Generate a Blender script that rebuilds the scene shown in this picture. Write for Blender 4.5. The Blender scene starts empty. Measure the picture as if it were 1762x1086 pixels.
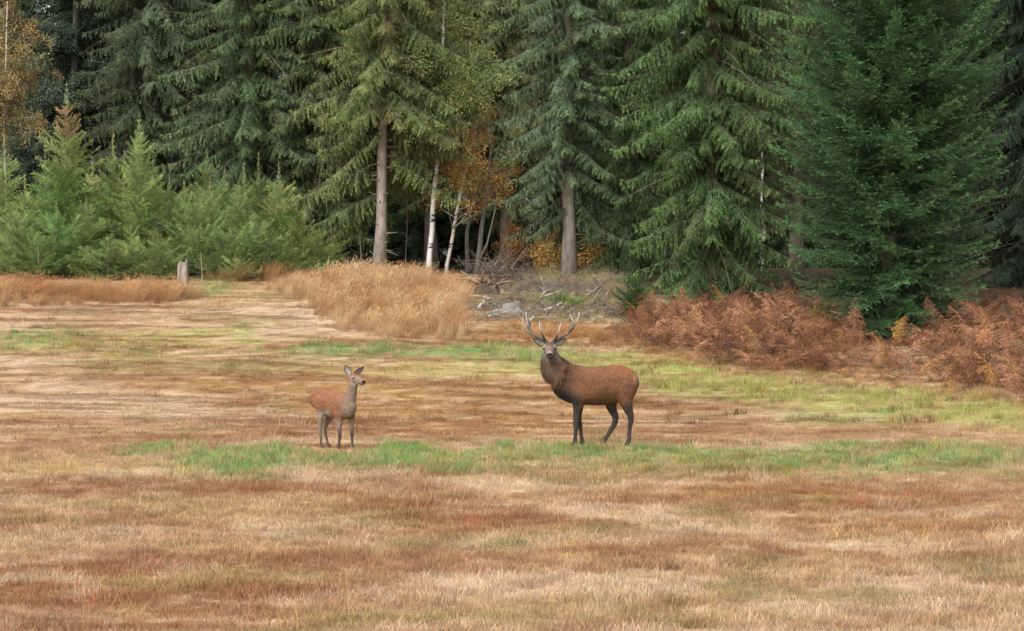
import bpy, math, random
import numpy as np
from mathutils import Vector

# ------------------------------------------------------------------ camera, sky, sun
sc = bpy.context.scene
COL = sc.collection
PW, PH, FPX = 1762.0, 1086.0, 4400.0          # photograph size and focal length in its pixels
CAMZ, HORIZON = 3.0, 440.0
PITCH = math.atan((PH / 2 - HORIZON) / FPX)
cam_d = bpy.data.cameras.new('camera')
cam_d.sensor_width = 36.0
cam_d.lens = 36.0 * FPX / PW
cam_d.clip_start, cam_d.clip_end = 0.1, 3000.0
cam = bpy.data.objects.new('camera', cam_d)
cam.location = (0, 0, CAMZ)
cam.rotation_euler = (math.pi / 2 - PITCH, 0, 0)
COL.objects.link(cam)
sc.camera = cam

SUN_EL, SUN_AZ = math.radians(48), math.radians(212)     # azimuth clockwise from +Y: behind the camera, to the left
world = bpy.data.worlds.new("World")
sc.world = world
world.use_nodes = True
wn = world.node_tree
wn.nodes.clear()
w_out = wn.nodes.new('ShaderNodeOutputWorld')
w_bg = wn.nodes.new('ShaderNodeBackground')
w_sky = wn.nodes.new('ShaderNodeTexSky')
w_sky.sky_type = 'NISHITA'
w_sky.sun_disc = False
w_sky.sun_elevation = SUN_EL
w_sky.sun_rotation = SUN_AZ
w_sky.dust_density = 4.0
w_hsv = wn.nodes.new('ShaderNodeHueSaturation')          # overcast: the blue of the sky is veiled by cloud
w_hsv.inputs['Saturation'].default_value = 0.07
w_bg.inputs['Strength'].default_value = 0.15
wn.links.new(w_sky.outputs[0], w_hsv.inputs['Color'])
wn.links.new(w_hsv.outputs[0], w_bg.inputs['Color'])
wn.links.new(w_bg.outputs[0], w_out.inputs['Surface'])

sun_d = bpy.data.lights.new('sun', 'SUN')
sun_d.energy = 0.9
sun_d.angle = math.radians(34)
sun_d.color = (1.0, 0.965, 0.91)
sun = bpy.data.objects.new('sun', sun_d)
sd = Vector((math.sin(SUN_AZ) * math.cos(SUN_EL), math.cos(SUN_AZ) * math.cos(SUN_EL), math.sin(SUN_EL)))
sun.rotation_euler = sd.to_track_quat('Z', 'Y').to_euler()
sun.location = (0, 0, 40)
COL.objects.link(sun)

vs = sc.view_settings
vs.view_transform = 'Standard'
vs.look = 'None'
vs.exposure = 1.26
vs.gamma = 1.0
vs.use_curve_mapping = False
sc.cycles.max_bounces = 6
sc.cycles.diffuse_bounces = 3
sc.cycles.glossy_bounces = 2
sc.cycles.transmission_bounces = 2
sc.cycles.use_denoising = True
sc.cycles.denoiser = 'OPENIMAGEDENOISE'
sc.cycles.denoising_input_passes = 'RGB_ALBEDO_NORMAL'
sc.cycles.pixel_filter_type = 'BLACKMAN_HARRIS'

# ------------------------------------------------------------------ terrain and picking points on it
def srgb(r, g, b, k=1.0):
    def f(c):
        c = c / 255.0
        return (c / 12.92 if c <= 0.04045 else ((c + 0.055) / 1.055) ** 2.4) * k
    return np.array([f(r), f(g), f(b)])

def _hash(ix, iy, s):
    h = (ix.astype(np.int64) * 374761393 + iy.astype(np.int64) * 668265263 + int(s) * 982451653) & 0xffffffff
    h = ((h ^ (h >> 13)) * 1274126177) & 0xffffffff
    h = (h ^ (h >> 16)) & 0xffffffff
    return h / 4294967295.0

def vnoise(x, y, s=0):
    x = np.asarray(x, float); y = np.asarray(y, float)
    ix, iy = np.floor(x), np.floor(y)
    fx, fy = x - ix, y - iy
    fx, fy = fx * fx * (3 - 2 * fx), fy * fy * (3 - 2 * fy)
    a, b = _hash(ix, iy, s), _hash(ix + 1, iy, s)
    c, d = _hash(ix, iy + 1, s), _hash(ix + 1, iy + 1, s)
    return (a * (1 - fx) + b * fx) * (1 - fy) + (c * (1 - fx) + d * fx) * fy

def fbm(x, y, s=0, oct=4):
    t, amp, n = 0.0, 0.5, 0.0
    for k in range(oct):
        t = t + amp * vnoise(np.asarray(x) * 2 ** k + 17.3 * k, np.asarray(y) * 2 ** k - 9.1 * k, s + k)
        n += amp; amp *= 0.5
    return t / n

def smooth(t):
    t = np.clip(t, 0, 1)
    return t * t * (3 - 2 * t)

def zt(x, y):
    x = np.asarray(x, float); y = np.asarray(y, float)
    z = 2.5 * smooth((y - 42) / 42)
    z = z + 0.10 * (fbm(x * 0.22, y * 0.16, 5, 3) - 0.5) + 0.05 * (fbm(x * 0.9, y * 0.6, 9, 2) - 0.5)
    return z

CP, SP = math.cos(PITCH), math.sin(PITCH)
def ray(u, v):
    dx, dz = (u - PW / 2) / FPX, (PH / 2 - v) / FPX
    return np.array([dx, CP + SP * dz, CP * dz - SP])

def at(u, v, y):
    d = ray(u, v)
    t = y / d[1]
    return np.array([d[0] * t, y, CAMZ + d[2] * t])

def ground(u, v):
    lo, hi = 8.0, 140.0
    for _ in range(45):
        m = 0.5 * (lo + hi)
        p = at(u, v, m)
        if p[2] > zt(p[0], p[1]):
            lo = m
        else:
            hi = m
    p = at(u, v, 0.5 * (lo + hi))
    return np.array([p[0], p[1], float(zt(p[0], p[1]))])

def spot(u, y):
    """point of the ground in the column u of the photograph, y metres away"""
    x = (u - PW / 2) / FPX * y / CP
    return np.array([x, y, float(zt(x, y))])

# ------------------------------------------------------------------ object helpers
def tag(o, label=None, cat=None, group=None, kind=None):
    if label: o['label'] = label
    if cat: o['category'] = cat
    if group: o['group'] = group
    if kind: o['kind'] = kind
    return o

def empty(name, loc, rz=0.0):
    o = bpy.data.objects.new(name, None)
    o.empty_display_size = 0.2
    o.location = loc
    o.rotation_euler = (0, 0, rz)
    COL.objects.link(o)
    return o

class MB:
    """collects vertices, faces, colours and material slots for ONE mesh"""
    def __init__(self):
        self.v, self.f, self.c, self.mi, self.n = [], [], [], [], 0
    def add(self, v, f, c=None, m=0):
        v = np.asarray(v, float).reshape(-1, 3)
        self.v.append(v)
        off = self.n
        self.f.extend([tuple(int(i) + off for i in q) for q in f])
        self.mi.extend([m] * len(f))
        if c is None: c = (1, 1, 1)
        c = np.asarray(c, float)
        if c.ndim == 1: c = np.tile(c, (len(v), 1))
        self.c.append(c)
        self.n += len(v)
    def tube(self, pts, rad, sides=6, c=None, m=0, cap=True):
        pts = np.asarray(pts, float)
        n = len(pts)
        rad = np.broadcast_to(np.asarray(rad, float), (n,))
        T = np.gradient(pts, axis=0)
        T /= np.linalg.norm(T, axis=1, keepdims=True) + 1e-12
        ref = np.array([0, 0, 1.0]) if abs(T[0][2]) < 0.8 else np.array([1.0, 0, 0])
        out = []
        ang = np.arange(sides) * 2 * math.pi / sides
        prev = ref
        for i in range(n):
            s = np.cross(T[i], prev)
            if np.linalg.norm(s) < 1e-6: s = np.cross(T[i], [0.3, 0.9, 0.1])
            s /= np.linalg.norm(s)
            b = np.cross(s, T[i])
            prev = b
            out.append(pts[i] + rad[i] * (np.outer(np.cos(ang), s) + np.outer(np.sin(ang), b)))
        F = []
        for i in range(n - 1):
            for k in range(sides):
                F.append((i * sides + k, i * sides + (k + 1) % sides, (i + 1) * sides + (k + 1) % sides, (i + 1) * sides + k))
        if cap:
            F.append(tuple(range(sides - 1, -1, -1)))
            F.append(tuple((n - 1) * sides + k for k in range(sides)))
        if c is not None:
            c = np.asarray(c, float)
            if c.ndim == 2: c = np.repeat(c, sides, axis=0)
        self.add(np.concatenate(out), F, c, m)
    def mesh(self, name, mats, smooth_=True):
        me = bpy.data.meshes.new(name)
        V = np.concatenate(self.v) if self.v else np.zeros((0, 3))
        me.from_pydata(V.tolist(), [], self.f)
        for m in mats: me.materials.append(m)
        if len(mats) > 1: me.polygons.foreach_set('material_index', self.mi)
        if smooth_: me.polygons.foreach_set('use_smooth', [True] * len(self.f))
        C = np.concatenate(self.c)
        a = me.attributes.new('col', 'FLOAT_COLOR', 'POINT')
        a.data.foreach_set('color', np.concatenate([C, np.ones((len(C), 1))], axis=1).astype(np.float32).ravel())
        me.update()
        return me
    def build(self, name, mats, parent=None, smooth_=True, link=True):
        if not isinstance(mats, (list, tuple)): mats = [mats]
        o = bpy.data.objects.new(name, self.mesh(name, mats, smooth_))
        if link: COL.objects.link(o)
        if parent: o.parent = parent
        return o

def quads_mesh(P, D, S, ln, wd, colr):
    """diamond leaves: base P, direction D, side S -> arrays of verts (4 per leaf)"""
    n = len(P)
    ln = np.broadcast_to(ln, (n,))[:, None]; wd = np.broadcast_to(wd, (n,))[:, None]
    V = np.stack([P, P + D * ln * 0.45 + S * wd * 0.5, P + D * ln, P + D * ln * 0.45 - S * wd * 0.5], axis=1).reshape(-1, 3)
    F = np.arange(n * 4).reshape(-1, 4)
    C = np.repeat(colr, 4, axis=0)
    return V, F, C

def nrm(a):
    return a / (np.linalg.norm(a, axis=-1, keepdims=True) + 1e-12)

# ------------------------------------------------------------------ materials
def new_mat(name):
    m = bpy.data.materials.new(name)
    m.use_nodes = True
    nt = m.node_tree
    nt.nodes.clear()
    out = nt.nodes.new('ShaderNodeOutputMaterial')
    return m, nt, out

def leaf_mat(name, transl=0.25, rough=0.6, spec=0.25):
    """colour = template vertex colour x per-instance tint"""
    m, nt, out = new_mat(name)
    a = nt.nodes.new('ShaderNodeAttribute'); a.attribute_type = 'GEOMETRY'; a.attribute_name = 'col'
    b = nt.nodes.new('ShaderNodeAttribute'); b.attribute_type = 'INSTANCER'; b.attribute_name = 'tint'
    mx = nt.nodes.new('ShaderNodeMix'); mx.data_type = 'RGBA'; mx.blend_type = 'MULTIPLY'
    mx.inputs['Factor'].default_value = 1.0
    nt.links.new(a.outputs['Color'], mx.inputs[6]); nt.links.new(b.outputs['Color'], mx.inputs[7])
    p = nt.nodes.new('ShaderNodeBsdfPrincipled')
    p.inputs['Roughness'].default_value = rough
    p.inputs['Specular IOR Level'].default_value = spec
    t = nt.nodes.new('ShaderNodeBsdfTranslucent')
    ms = nt.nodes.new('ShaderNodeMixShader'); ms.inputs[0].default_value = transl
    nt.links.new(mx.outputs[2], p.inputs['Base Color']); nt.links.new(mx.outputs[2], t.inputs['Color'])
    nt.links.new(p.outputs[0], ms.inputs[1]); nt.links.new(t.outputs[0], ms.inputs[2])
    nt.links.new(ms.outputs[0], out.inputs['Surface'])
    return m

def col_mat(name, rough=0.85, noise_scale=None, noise_amt=0.3, bump=0.0, bump_scale=60, stretch=(1, 1, 1), spec=0.2):
    """vertex colour with procedural variation and relief"""
    m, nt, out = new_mat(name)
    a = nt.nodes.new('ShaderNodeAttribute'); a.attribute_type = 'GEOMETRY'; a.attribute_name = 'col'
    p = nt.nodes.new('ShaderNodeBsdfPrincipled')
    p.inputs['Roughness'].default_value = rough
    p.inputs['Specular IOR Level'].default_value = spec
    tc = nt.nodes.new('ShaderNodeTexCoord')
    mp = nt.nodes.new('ShaderNodeMapping'); mp.inputs['Scale'].default_value = stretch
    nt.links.new(tc.outputs['Object'], mp.inputs['Vector'])
    src = a.outputs['Color']
    if noise_scale:
        n = nt.nodes.new('ShaderNodeTexNoise'); n.inputs['Scale'].default_value = noise_scale; n.inputs['Detail'].default_value = 5
        nt.links.new(mp.outputs[0], n.inputs['Vector'])
        r = nt.nodes.new('ShaderNodeMapRange')
        r.inputs['From Min'].default_value = 0.3; r.inputs['From Max'].default_value = 0.7
        r.inputs['To Min'].default_value = 1 - noise_amt; r.inputs['To Max'].default_value = 1 + noise_amt
        nt.links.new(n.outputs['Fac'], r.inputs['Value'])
        mx = nt.nodes.new('ShaderNodeVectorMath'); mx.operation = 'SCALE'
        nt.links.new(src, mx.inputs[0]); nt.links.new(r.outputs[0], mx.inputs['Scale'])
        src = mx.outputs[0]
    nt.links.new(src, p.inputs['Base Color'])
    if bump:
        n2 = nt.nodes.new('ShaderNodeTexNoise'); n2.inputs['Scale'].default_value = bump_scale; n2.inputs['Detail'].default_value = 6
        nt.links.new(mp.outputs[0], n2.inputs['Vector'])
        bp = nt.nodes.new('ShaderNodeBump'); bp.inputs['Strength'].default_value = bump; bp.inputs['Distance'].default_value = 0.02
        nt.links.new(n2.outputs['Fac'], bp.inputs['Height']); nt.links.new(bp.outputs[0], p.inputs['Normal'])
    nt.links.new(p.outputs[0], out.inputs['Surface'])
    return m

M_NEEDLE = leaf_mat('needle_foliage', 0.18, 0.7, 0.12)
M_LEAF = leaf_mat('leaf_foliage', 0.35, 0.6, 0.2)
M_GRASS = leaf_mat('grass_blades', 0.25, 0.7, 0.15)
M_FERN = leaf_mat('dead_fern', 0.2, 0.8, 0.1)
M_BARK = col_mat('bark', 0.9, 9, 0.35, 0.8, 30, (1, 1, 0.35))
M_WOOD = col_mat('weathered_wood', 0.85, 14, 0.3, 0.6, 40, (1, 1, 0.3))
M_GROUND = col_mat('meadow_ground', 0.95, 5.0, 0.30, 0.8, 14, (0.7, 2.0, 1))
M_COAT = col_mat('deer_coat', 0.8, 26, 0.24, 0.7, 70, (1, 1, 1), 0.25)
M_HAIR = col_mat('deer_hair', 0.75)
M_ANTLER = col_mat('antler_bone', 0.55, 40, 0.25, 0.4, 80, (1, 1, 1), 0.4)
M_HOOF = col_mat('hoof_horn', 0.5)
M_EYE = col_mat('eye_gloss', 0.08, spec=0.6)

def birch_mat():
    m, nt, out = new_mat('birch_bark')
    tc = nt.nodes.new('ShaderNodeTexCoord')
    mp = nt.nodes.new('ShaderNodeMapping'); mp.inputs['Scale'].default_value = (2.0, 2.0, 5.0)
    n = nt.nodes.new('ShaderNodeTexNoise'); n.inputs['Scale'].default_value = 1.6; n.inputs['Detail'].default_value = 5; n.inputs['Roughness'].default_value = 0.7
    r = nt.nodes.new('ShaderNodeValToRGB')
    r.color_ramp.elements[0].position = 0.38; r.color_ramp.elements[0].color = (0.02, 0.018, 0.015, 1)
    r.color_ramp.elements[1].position = 0.46; r.color_ramp.elements[1].color = (0.66, 0.63, 0.58, 1)
    a = nt.nodes.new('ShaderNodeAttribute'); a.attribute_type = 'GEOMETRY'; a.attribute_name = 'col'
    mx = nt.nodes.new('ShaderNodeMix'); mx.data_type = 'RGBA'; mx.blend_type = 'MULTIPLY'; mx.inputs['Factor'].default_value = 1
    p = nt.nodes.new('ShaderNodeBsdfPrincipled'); p.inputs['Roughness'].default_value = 0.7
    nt.links.new(tc.outputs['Object'], mp.inputs['Vector']); nt.links.new(mp.outputs[0], n.inputs['Vector'])
    nt.links.new(n.outputs['Fac'], r.inputs[0]); nt.links.new(r.outputs[0], mx.inputs[6]); nt.links.new(a.outputs['Color'], mx.inputs[7])
    nt.links.new(mx.outputs[2], p.inputs['Base Color']); nt.links.new(p.outputs[0], out.inputs['Surface'])
    return m
M_BIRCH = birch_mat()

# ------------------------------------------------------------------ scattering (geometry nodes inside one part / one stuff object)
_gn = {}
def scatter_group(key, templates):
    if key in _gn: return _gn[key]
    ng = bpy.data.node_groups.new('scatter_' + key, 'GeometryNodeTree')
    ng.interface.new_socket('Geometry', in_out='INPUT', socket_type='NodeSocketGeometry')
    ng.interface.new_socket('Geometry', in_out='OUTPUT', socket_type='NodeSocketGeometry')
    gi = ng.nodes.new('NodeGroupInput'); go = ng.nodes.new('NodeGroupOutput')
    def named(nm, ty):
        n = ng.nodes.new('GeometryNodeInputNamedAttribute'); n.data_type = ty
        n.inputs['Name'].default_value = nm
        return n.outputs['Attribute']
    rot, scl, tid = named('rot', 'FLOAT_VECTOR'), named('scl', 'FLOAT'), named('tid', 'INT')
    e2r = ng.nodes.new('FunctionNodeEulerToRotation')
    ng.links.new(rot, e2r.inputs[0])
    j = ng.nodes.new('GeometryNodeJoinGeometry')
    for k, t in enumerate(templates):
        c = ng.nodes.new('FunctionNodeCompare'); c.data_type = 'INT'; c.operation = 'EQUAL'
        ia = [s for s in c.inputs if s.type == 'INT']
        ng.links.new(tid, ia[0]); ia[1].default_value = k
        oi = ng.nodes.new('GeometryNodeObjectInfo'); oi.inputs['Object'].default_value = t
        ip = ng.nodes.new('GeometryNodeInstanceOnPoints')
        ng.links.new(gi.outputs[0], ip.inputs['Points'])
        ng.links.new(c.outputs[0], ip.inputs['Selection'])
        ng.links.new(oi.outputs['Geometry'], ip.inputs['Instance'])
        ng.links.new(e2r.outputs[0], ip.inputs['Rotation'])
        ng.links.new(scl, ip.inputs['Scale'])
        ng.links.new(ip.outputs[0], j.inputs[0])
    ng.links.new(j.outputs[0], go.inputs[0])
    _gn[key] = ng
    return ng

def scatter_mesh(name, P, R, S, T, K):
    me = bpy.data.meshes.new(name)
    P = np.asarray(P, np.float32)
    n = len(P)
    me.vertices.add(n)
    me.vertices.foreach_set('co', P.ravel())
    a = me.attributes.new('rot', 'FLOAT_VECTOR', 'POINT'); a.data.foreach_set('vector', np.asarray(R, np.float32).ravel())
    a = me.attributes.new('scl', 'FLOAT', 'POINT'); a.data.foreach_set('value', np.asarray(S, np.float32).ravel())
    T = np.asarray(T, np.float32)
    a = me.attributes.new('tint', 'FLOAT_COLOR', 'POINT')
    a.data.foreach_set('color', np.concatenate([T, np.ones((n, 1), np.float32)], axis=1).ravel())
    a = me.attributes.new('tid', 'INT', 'POINT'); a.data.foreach_set('value', np.asarray(K, np.int32))
    return me

def scatter_obj(name, mesh, key, templates, parent=None):
    o = bpy.data.objects.new(name, mesh)
    COL.objects.link(o)
    if parent: o.parent = parent
    md = o.modifiers.new('scatter', 'NODES')
    md.node_group = scatter_group(key, templates)
    return o

# ------------------------------------------------------------------ meadow colours (albedo), laid out on the ground itself
K = 0.72
C_TAN, C_RUST, C_PALE = srgb(184, 150, 112, K), srgb(160, 113, 79, K), srgb(209, 184, 153, K)
C_ORANGE, C_GREEN, C_LIME = srgb(168, 120, 72, K), srgb(124, 155, 86, K), srgb(164, 170, 90, K)
C_OLIVE, C_STRAW, C_DARK = srgb(148, 136, 78, K), srgb(200, 172, 120, K), srgb(124, 84, 52, K)
# centre u,v and half-sizes in the photograph, turned into ellipses on the ground; colour, strength, blade height
PATCH = [
 (60, 557, 110, 12, C_PALE, .85, 0), (520, 540, 110, 24, C_PALE, .8, 0), (450, 505, 110, 14, C_STRAW, .8, 0), (200, 545, 160, 16, C_TAN, .7, 0),
 (65, 585, 100, 19, C_GREEN, 1.0, .5), (220, 602, 140, 20, C_OLIVE, 1, .2), (330, 585, 160, 10, C_LIME, .6, 0), (370, 490, 40, 13, C_GREEN, 1.0, .3), (355,480,25,8,C_GREEN,1,.3),
 (390, 566, 80, 9, C_LIME, .75, 0), (560, 600, 170, 10, C_OLIVE, .8, 0),
 (690, 604, 190, 14, C_GREEN, 1, .4), (850, 607, 120, 17, C_GREEN, 1.0, .5), (960, 618, 120, 20, C_GREEN, 1, .4), (1090, 632, 130, 22, C_LIME, 1, .3),
 (620, 650, 330, 30, C_OLIVE, .6, 0), (350, 635, 200, 22, C_OLIVE, .7, 0), (820, 640, 130, 20, C_LIME, .55, 0),
 (450, 690, 260, 28, C_RUST, .8, 0), (720, 695, 330, 38, C_ORANGE * .92, .95, 0), (680, 735, 280, 18, C_RUST, .8, 0), (860, 735, 170, 22, C_ORANGE, .85, 0), (450,655,200,16,C_ORANGE,.7,0),
 (150, 690, 220, 20, C_PALE, .85, 0), (60, 650, 120, 20, C_TAN, .7, 0), (330, 715, 160, 14, C_PALE, .6, 0), (100, 735, 160, 16, C_RUST, .6, 0),
 (1180, 655, 130, 20, C_LIME, 1.0, .35), (1330, 670, 190, 26, C_LIME, 1.0, .35), (1500, 690, 200, 24, C_LIME, 1.0, .35), (1650, 705, 160, 26, C_LIME, 1.0, .35),
 (1440, 715, 160, 14, C_GREEN, .55, .15), (1700, 725, 110, 14, C_LIME, .8, .1), (1290, 690, 90, 10, C_DARK, .45, 0), (1560, 660, 160, 10, C_TAN, .5, 0),
 (1250, 742, 260, 12, C_RUST, .8, 0), (1520, 752, 260, 9, C_TAN, .9, 0), (1700, 755, 150, 8, C_TAN, .9, 0),
 (290, 778, 62, 17, C_GREEN, 1.0, .9), (400, 792, 120, 22, C_GREEN, 1.0, .8), (455, 776, 55, 16, C_GREEN, 1.0, 1.0), (560, 798, 90, 16, C_GREEN, .9, .6),
 (690, 782, 60, 18, C_GREEN, 1.0, 1.0), (760, 796, 150, 22, C_GREEN, 1.0, .8), (890, 786, 110, 20, C_GREEN, .9, .4), (1010, 790, 160, 26, C_OLIVE, .8, .15),
 (1060, 780, 170, 16, C_GREEN, .9, .35), (1230, 787, 170, 20, C_GREEN, .9, .35), (1330, 802, 220, 20, C_OLIVE, .85, .1), (1400, 790, 170, 16, C_GREEN, .85, .3), (1530, 798, 150, 18, C_GREEN, .95, .35),
 (1670, 784, 180, 20, C_GREEN, .95, .35), (1420, 775, 120, 14, C_GREEN, .7, .1), (1700, 808, 120, 12, C_OLIVE, .7, 0),
 (120, 770, 160, 20, C_RUST, .6, 0), (120, 805, 200, 12, C_STRAW, .6, 0), (110, 842, 190, 18, C_RUST, .75, 0), (420, 842, 190, 18, C_RUST, .8, 0), (700, 838, 140, 14, C_TAN, .6, 0),
 (860, 830, 80, 14, C_PALE, .8, 0), (560, 868, 110, 10, C_STRAW, .7, 0), (180, 872, 200, 10, C_LIME, .5, 0), (300, 888, 60, 7, C_OLIVE, .7, 0), (640, 895, 80, 9, C_OLIVE, .6, 0),
 (820, 872, 130, 14, C_RUST, .7, 0), (1080, 880, 140, 14, C_PALE, .8, 0), (1350, 850, 260, 22, C_ORANGE, .7, 0), (1600, 860, 240, 24, C_RUST, .65, 0), (1500, 905, 280, 22, C_ORANGE, .65, 0),
 (1250, 908, 120, 12, C_PALE, .8, 0), (100, 905, 200, 16, C_RUST, .55, 0), (520, 912, 130, 12, C_PALE, .6, 0), (300, 930, 240, 16, C_TAN, .6, 0), (850, 925, 180, 14, C_LIME, .35, 0),
 (450, 955, 200, 14, C_RUST, .5, 0), (760, 975, 220, 20, C_RUST, .7, 0), (1100, 950, 200, 20, C_RUST, .55, 0), (1450, 950, 260, 20, C_RUST, .6, 0), (100, 980, 160, 16, C_RUST, .5, 0),
 (350, 1000, 200, 14, C_LIME, .45, 0), (900, 1015, 240, 18, C_PALE, .8, 0), (1180, 1010, 200, 16, C_PALE, .7, 0), (1330, 1005, 130, 16, C_TAN, .6, 0), (1600, 1010, 220, 26, C_PALE, .75, 0),
 (90, 1040, 160, 24, C_RUST, .65, 0), (350, 1055, 180, 14, C_ORANGE, .5, 0), (760, 1055, 190, 14, C_LIME, .5, .1), (1100, 1052, 200, 12, C_LIME, .4, .1), (1450, 1052, 260, 16, C_PALE, .7, 0),
 (1330, 1060, 120, 10, C_LIME, .5, .1), (600, 1080, 260, 16, C_TAN, .6, 0), (1650, 1080, 180, 20, C_TAN, .5, 0), (1000, 1086, 200, 12, C_RUST, .5, 0), (950, 522, 150, 26, C_OLIVE * .7, .9, 0), (1000, 575, 120, 14, C_ORANGE, .8, 0), (300, 1090, 200, 12, C_RUST, .5, 0),
]
_PW = []
for (u, v, ru, rv, c, s, hgt) in PATCH:
    if v > 850 and c is C_LIME: c = srgb(168, 154, 98, K)
    a, b0, b1 = ground(u, v), ground(u, v + rv), ground(u, v - rv)
    _PW.append((a[0], a[1], ru / FPX * a[1], max(0.25, 0.5 * (b1[1] - b0[1])), c, s, hgt))

def meadow(x, y):
    """albedo and lushness of the meadow at ground points"""
    x = np.asarray(x, float); y = np.asarray(y, float)
    n1 = fbm(x * 0.30, y * 0.42, 21, 4)[:, None]
    n2 = fbm(x * 0.45 + 40, y * 0.9, 33, 4)[:, None]
    n3 = fbm(x * 1.6, y * 1.9, 41, 3)[:, None]
    c = C_TAN + (C_RUST - C_TAN) * smooth((n1 - 0.42) / 0.22)
    c = c + (C_PALE - c) * smooth((n2 - 0.52) / 0.16) * 0.75
    lush = np.zeros(len(x))
    wx = x + 1.1 * (fbm(x * 0.8, y * 0.8, 51, 3) - 0.5)
    wy = y + 2.6 * (fbm(x * 0.7 + 9, y * 0.5, 61, 3) - 0.5)
    brk = fbm(x * 2.2, y * 2.6, 71, 3)
    for (px, py, rx, ry, pc, s, hg) in _PW:
        d = np.sqrt(((wx - px) / rx) ** 2 + ((wy - py) / ry) ** 2)
        w = smooth((1.35 - d + 1.9 * (brk - 0.5)) / 0.9) * s
        c = c + (pc - c) * w[:, None]
        lush = lush + (hg - lush) * w
    c = c + (C_RUST * 0.85 - c) * (smooth((n3 - 0.60) / 0.14) * 0.5 * (1 - lush[:, None]))
    c = c + (C_STRAW - c) * (smooth((0.38 - n3) / 0.12) * 0.45 * (1 - lush[:, None]))
    n4 = fbm(x * 3.1 + 7, y * 2.3, 121, 3)[:, None]
    c = c * (1 + .55 * (n4 - .5))
    c = c + (C_PALE - c) * smooth((n4 - .60) / .12) * .5 * (1 - lush[:, None])
    c = c + (C_OLIVE * .8 - c) * smooth((.36 - fbm(x * .9 + 77, y * .8, 131, 3)[:, None]) / .08) * .5
    # thatch combed into streaks across the far, mown part of the meadow
    st = fbm(x * 0.35, (y + .24 * x + .5 * np.sin(x * .4 + 1)) * 2.6, 81, 4)[:, None]
    far = smooth((y - 40) / 5)[:, None] * (1 - lush[:, None])
    c = c + (C_DARK - c) * smooth((st - 0.53) / 0.12) * 0.65 * far
    c = c + (C_STRAW - c) * smooth((0.42 - st) / 0.10) * 0.4 * far
    # forest floor: brown needle litter, rusty strip in front of the ferns
    lit = smooth((y - (77.5 - 6.0 * smooth((x - 2.2) / 1.5) - 1.35 * np.clip(x - 2.5, 0, 12)) + 2.0 * (n2[:, 0] - .5)) / 3)[:, None]
    c = c + (srgb(62, 46, 32) - c) * lit
    return c, lush

# ground sheet
def grid_axis():
    ys = np.concatenate([np.array([-40, -10, 0, 8, 12, 15]), np.arange(17, 86, 0.22), np.arange(86, 140, 2.5), np.array([150, 180, 240, 400, 800, 1600])])
    xs = np.concatenate([-np.array([900, 300, 120, 60, 40, 32, 27, 24]), np.arange(-22, 22.01, 0.3), np.array([24, 27, 32, 40, 60, 120, 300, 900])])
    return xs, ys
gx, gy = grid_axis()
GX, GY = np.meshgrid(gx, gy)
gv = np.stack([GX.ravel(), GY.ravel(), zt(GX.ravel(), GY.ravel())], axis=1)
nx, ny = len(gx), len(gy)
ii = (np.arange(ny - 1)[:, None] * nx + np.arange(nx - 1)[None, :]).ravel()
gf = np.stack([ii, ii + 1, ii + nx + 1, ii + nx], axis=1)
gc, _ = meadow(gv[:, 0], gv[:, 1])
g = MB(); g.add(gv, gf, gc * 0.8)
ground_o = tag(g.build('ground', M_GROUND), kind='structure')

# ------------------------------------------------------------------ grass templates
def tuft(rng, n, h0, h1, rad, w, lean, curl=0.4, seedheads=False, bias=(0, 0)):
    m = MB()
    for k in range(n):
        a, r = rng.uniform(0, 6.283), rad * math.sqrt(rng.random())
        b = np.array([math.cos(a) * r, math.sin(a) * r, -0.01])
        h = rng.uniform(h0, h1)
        la = rng.uniform(0, 6.283); l = h * lean * rng.random()
        d = np.array([math.cos(la) * l + bias[0] * h, math.sin(la) * l + bias[1] * h, 0])
        sa = rng.uniform(0, 6.283); s = np.array([math.cos(sa), math.sin(sa), 0]) * w * rng.uniform(.6, 1.2) * 0.5
        mid = b + d * 0.4 + np.array([0, 0, h * 0.58])
        tip = b + d * (1 + curl) + np.array([0, 0, h * rng.uniform(.82, 1.0)])
        cc = np.ones(3) * rng.uniform(0.72, 1.3)
        cc = cc * np.array([1 + rng.uniform(-.06, .06), 1, 1 + rng.uniform(-.12, .12)])
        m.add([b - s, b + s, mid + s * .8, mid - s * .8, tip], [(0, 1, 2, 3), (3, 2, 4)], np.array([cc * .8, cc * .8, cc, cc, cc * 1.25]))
        if seedheads and rng.random() < 0.5:
            dd = nrm(tip - mid); s2 = nrm(np.cross(dd, [0.3, 0.8, 0.2])) * 0.012
            m.add([tip - dd * .02, tip + dd * .06 + s2 * .5, tip + dd * .17, tip + dd * .06 - s2 * .5], [(0, 1, 2, 3)], cc * 1.25)
    return m.build('template', M_GRASS, link=False, smooth_=False)

rg = random.Random(3)
T_DRY = [tuft(rg, 40, .03, .08, .17, .006, .8, .2) for _ in range(4)] + [tuft(rg, 30, .06, .125, .12, .0055, .6, .2) for _ in range(2)]
T_THATCH = [tuft(rg, 26, .02, .05, .22, .007, 3.0) for _ in range(4)]
T_LUSH = [tuft(rg, 34, .08, .19, .13, .006, .6) for _ in range(3)]
TG = T_DRY + T_THATCH + T_LUSH                      # 0-5 dry, 6-9 thatch, 10-12 lush
T_TALL = [tuft(rg, 46, .45, .95, .24, .008, .38, .5, True, (.12, -.03)) for _ in range(4)] + [tuft(rg, 40, .25, .6, .24, .008, .6, .5, False, (.1, 0)) for _ in range(2)]

def in_front(u, v):
    return ground(u, v)[:2]

npr = np.random.RandomState(11)
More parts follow.
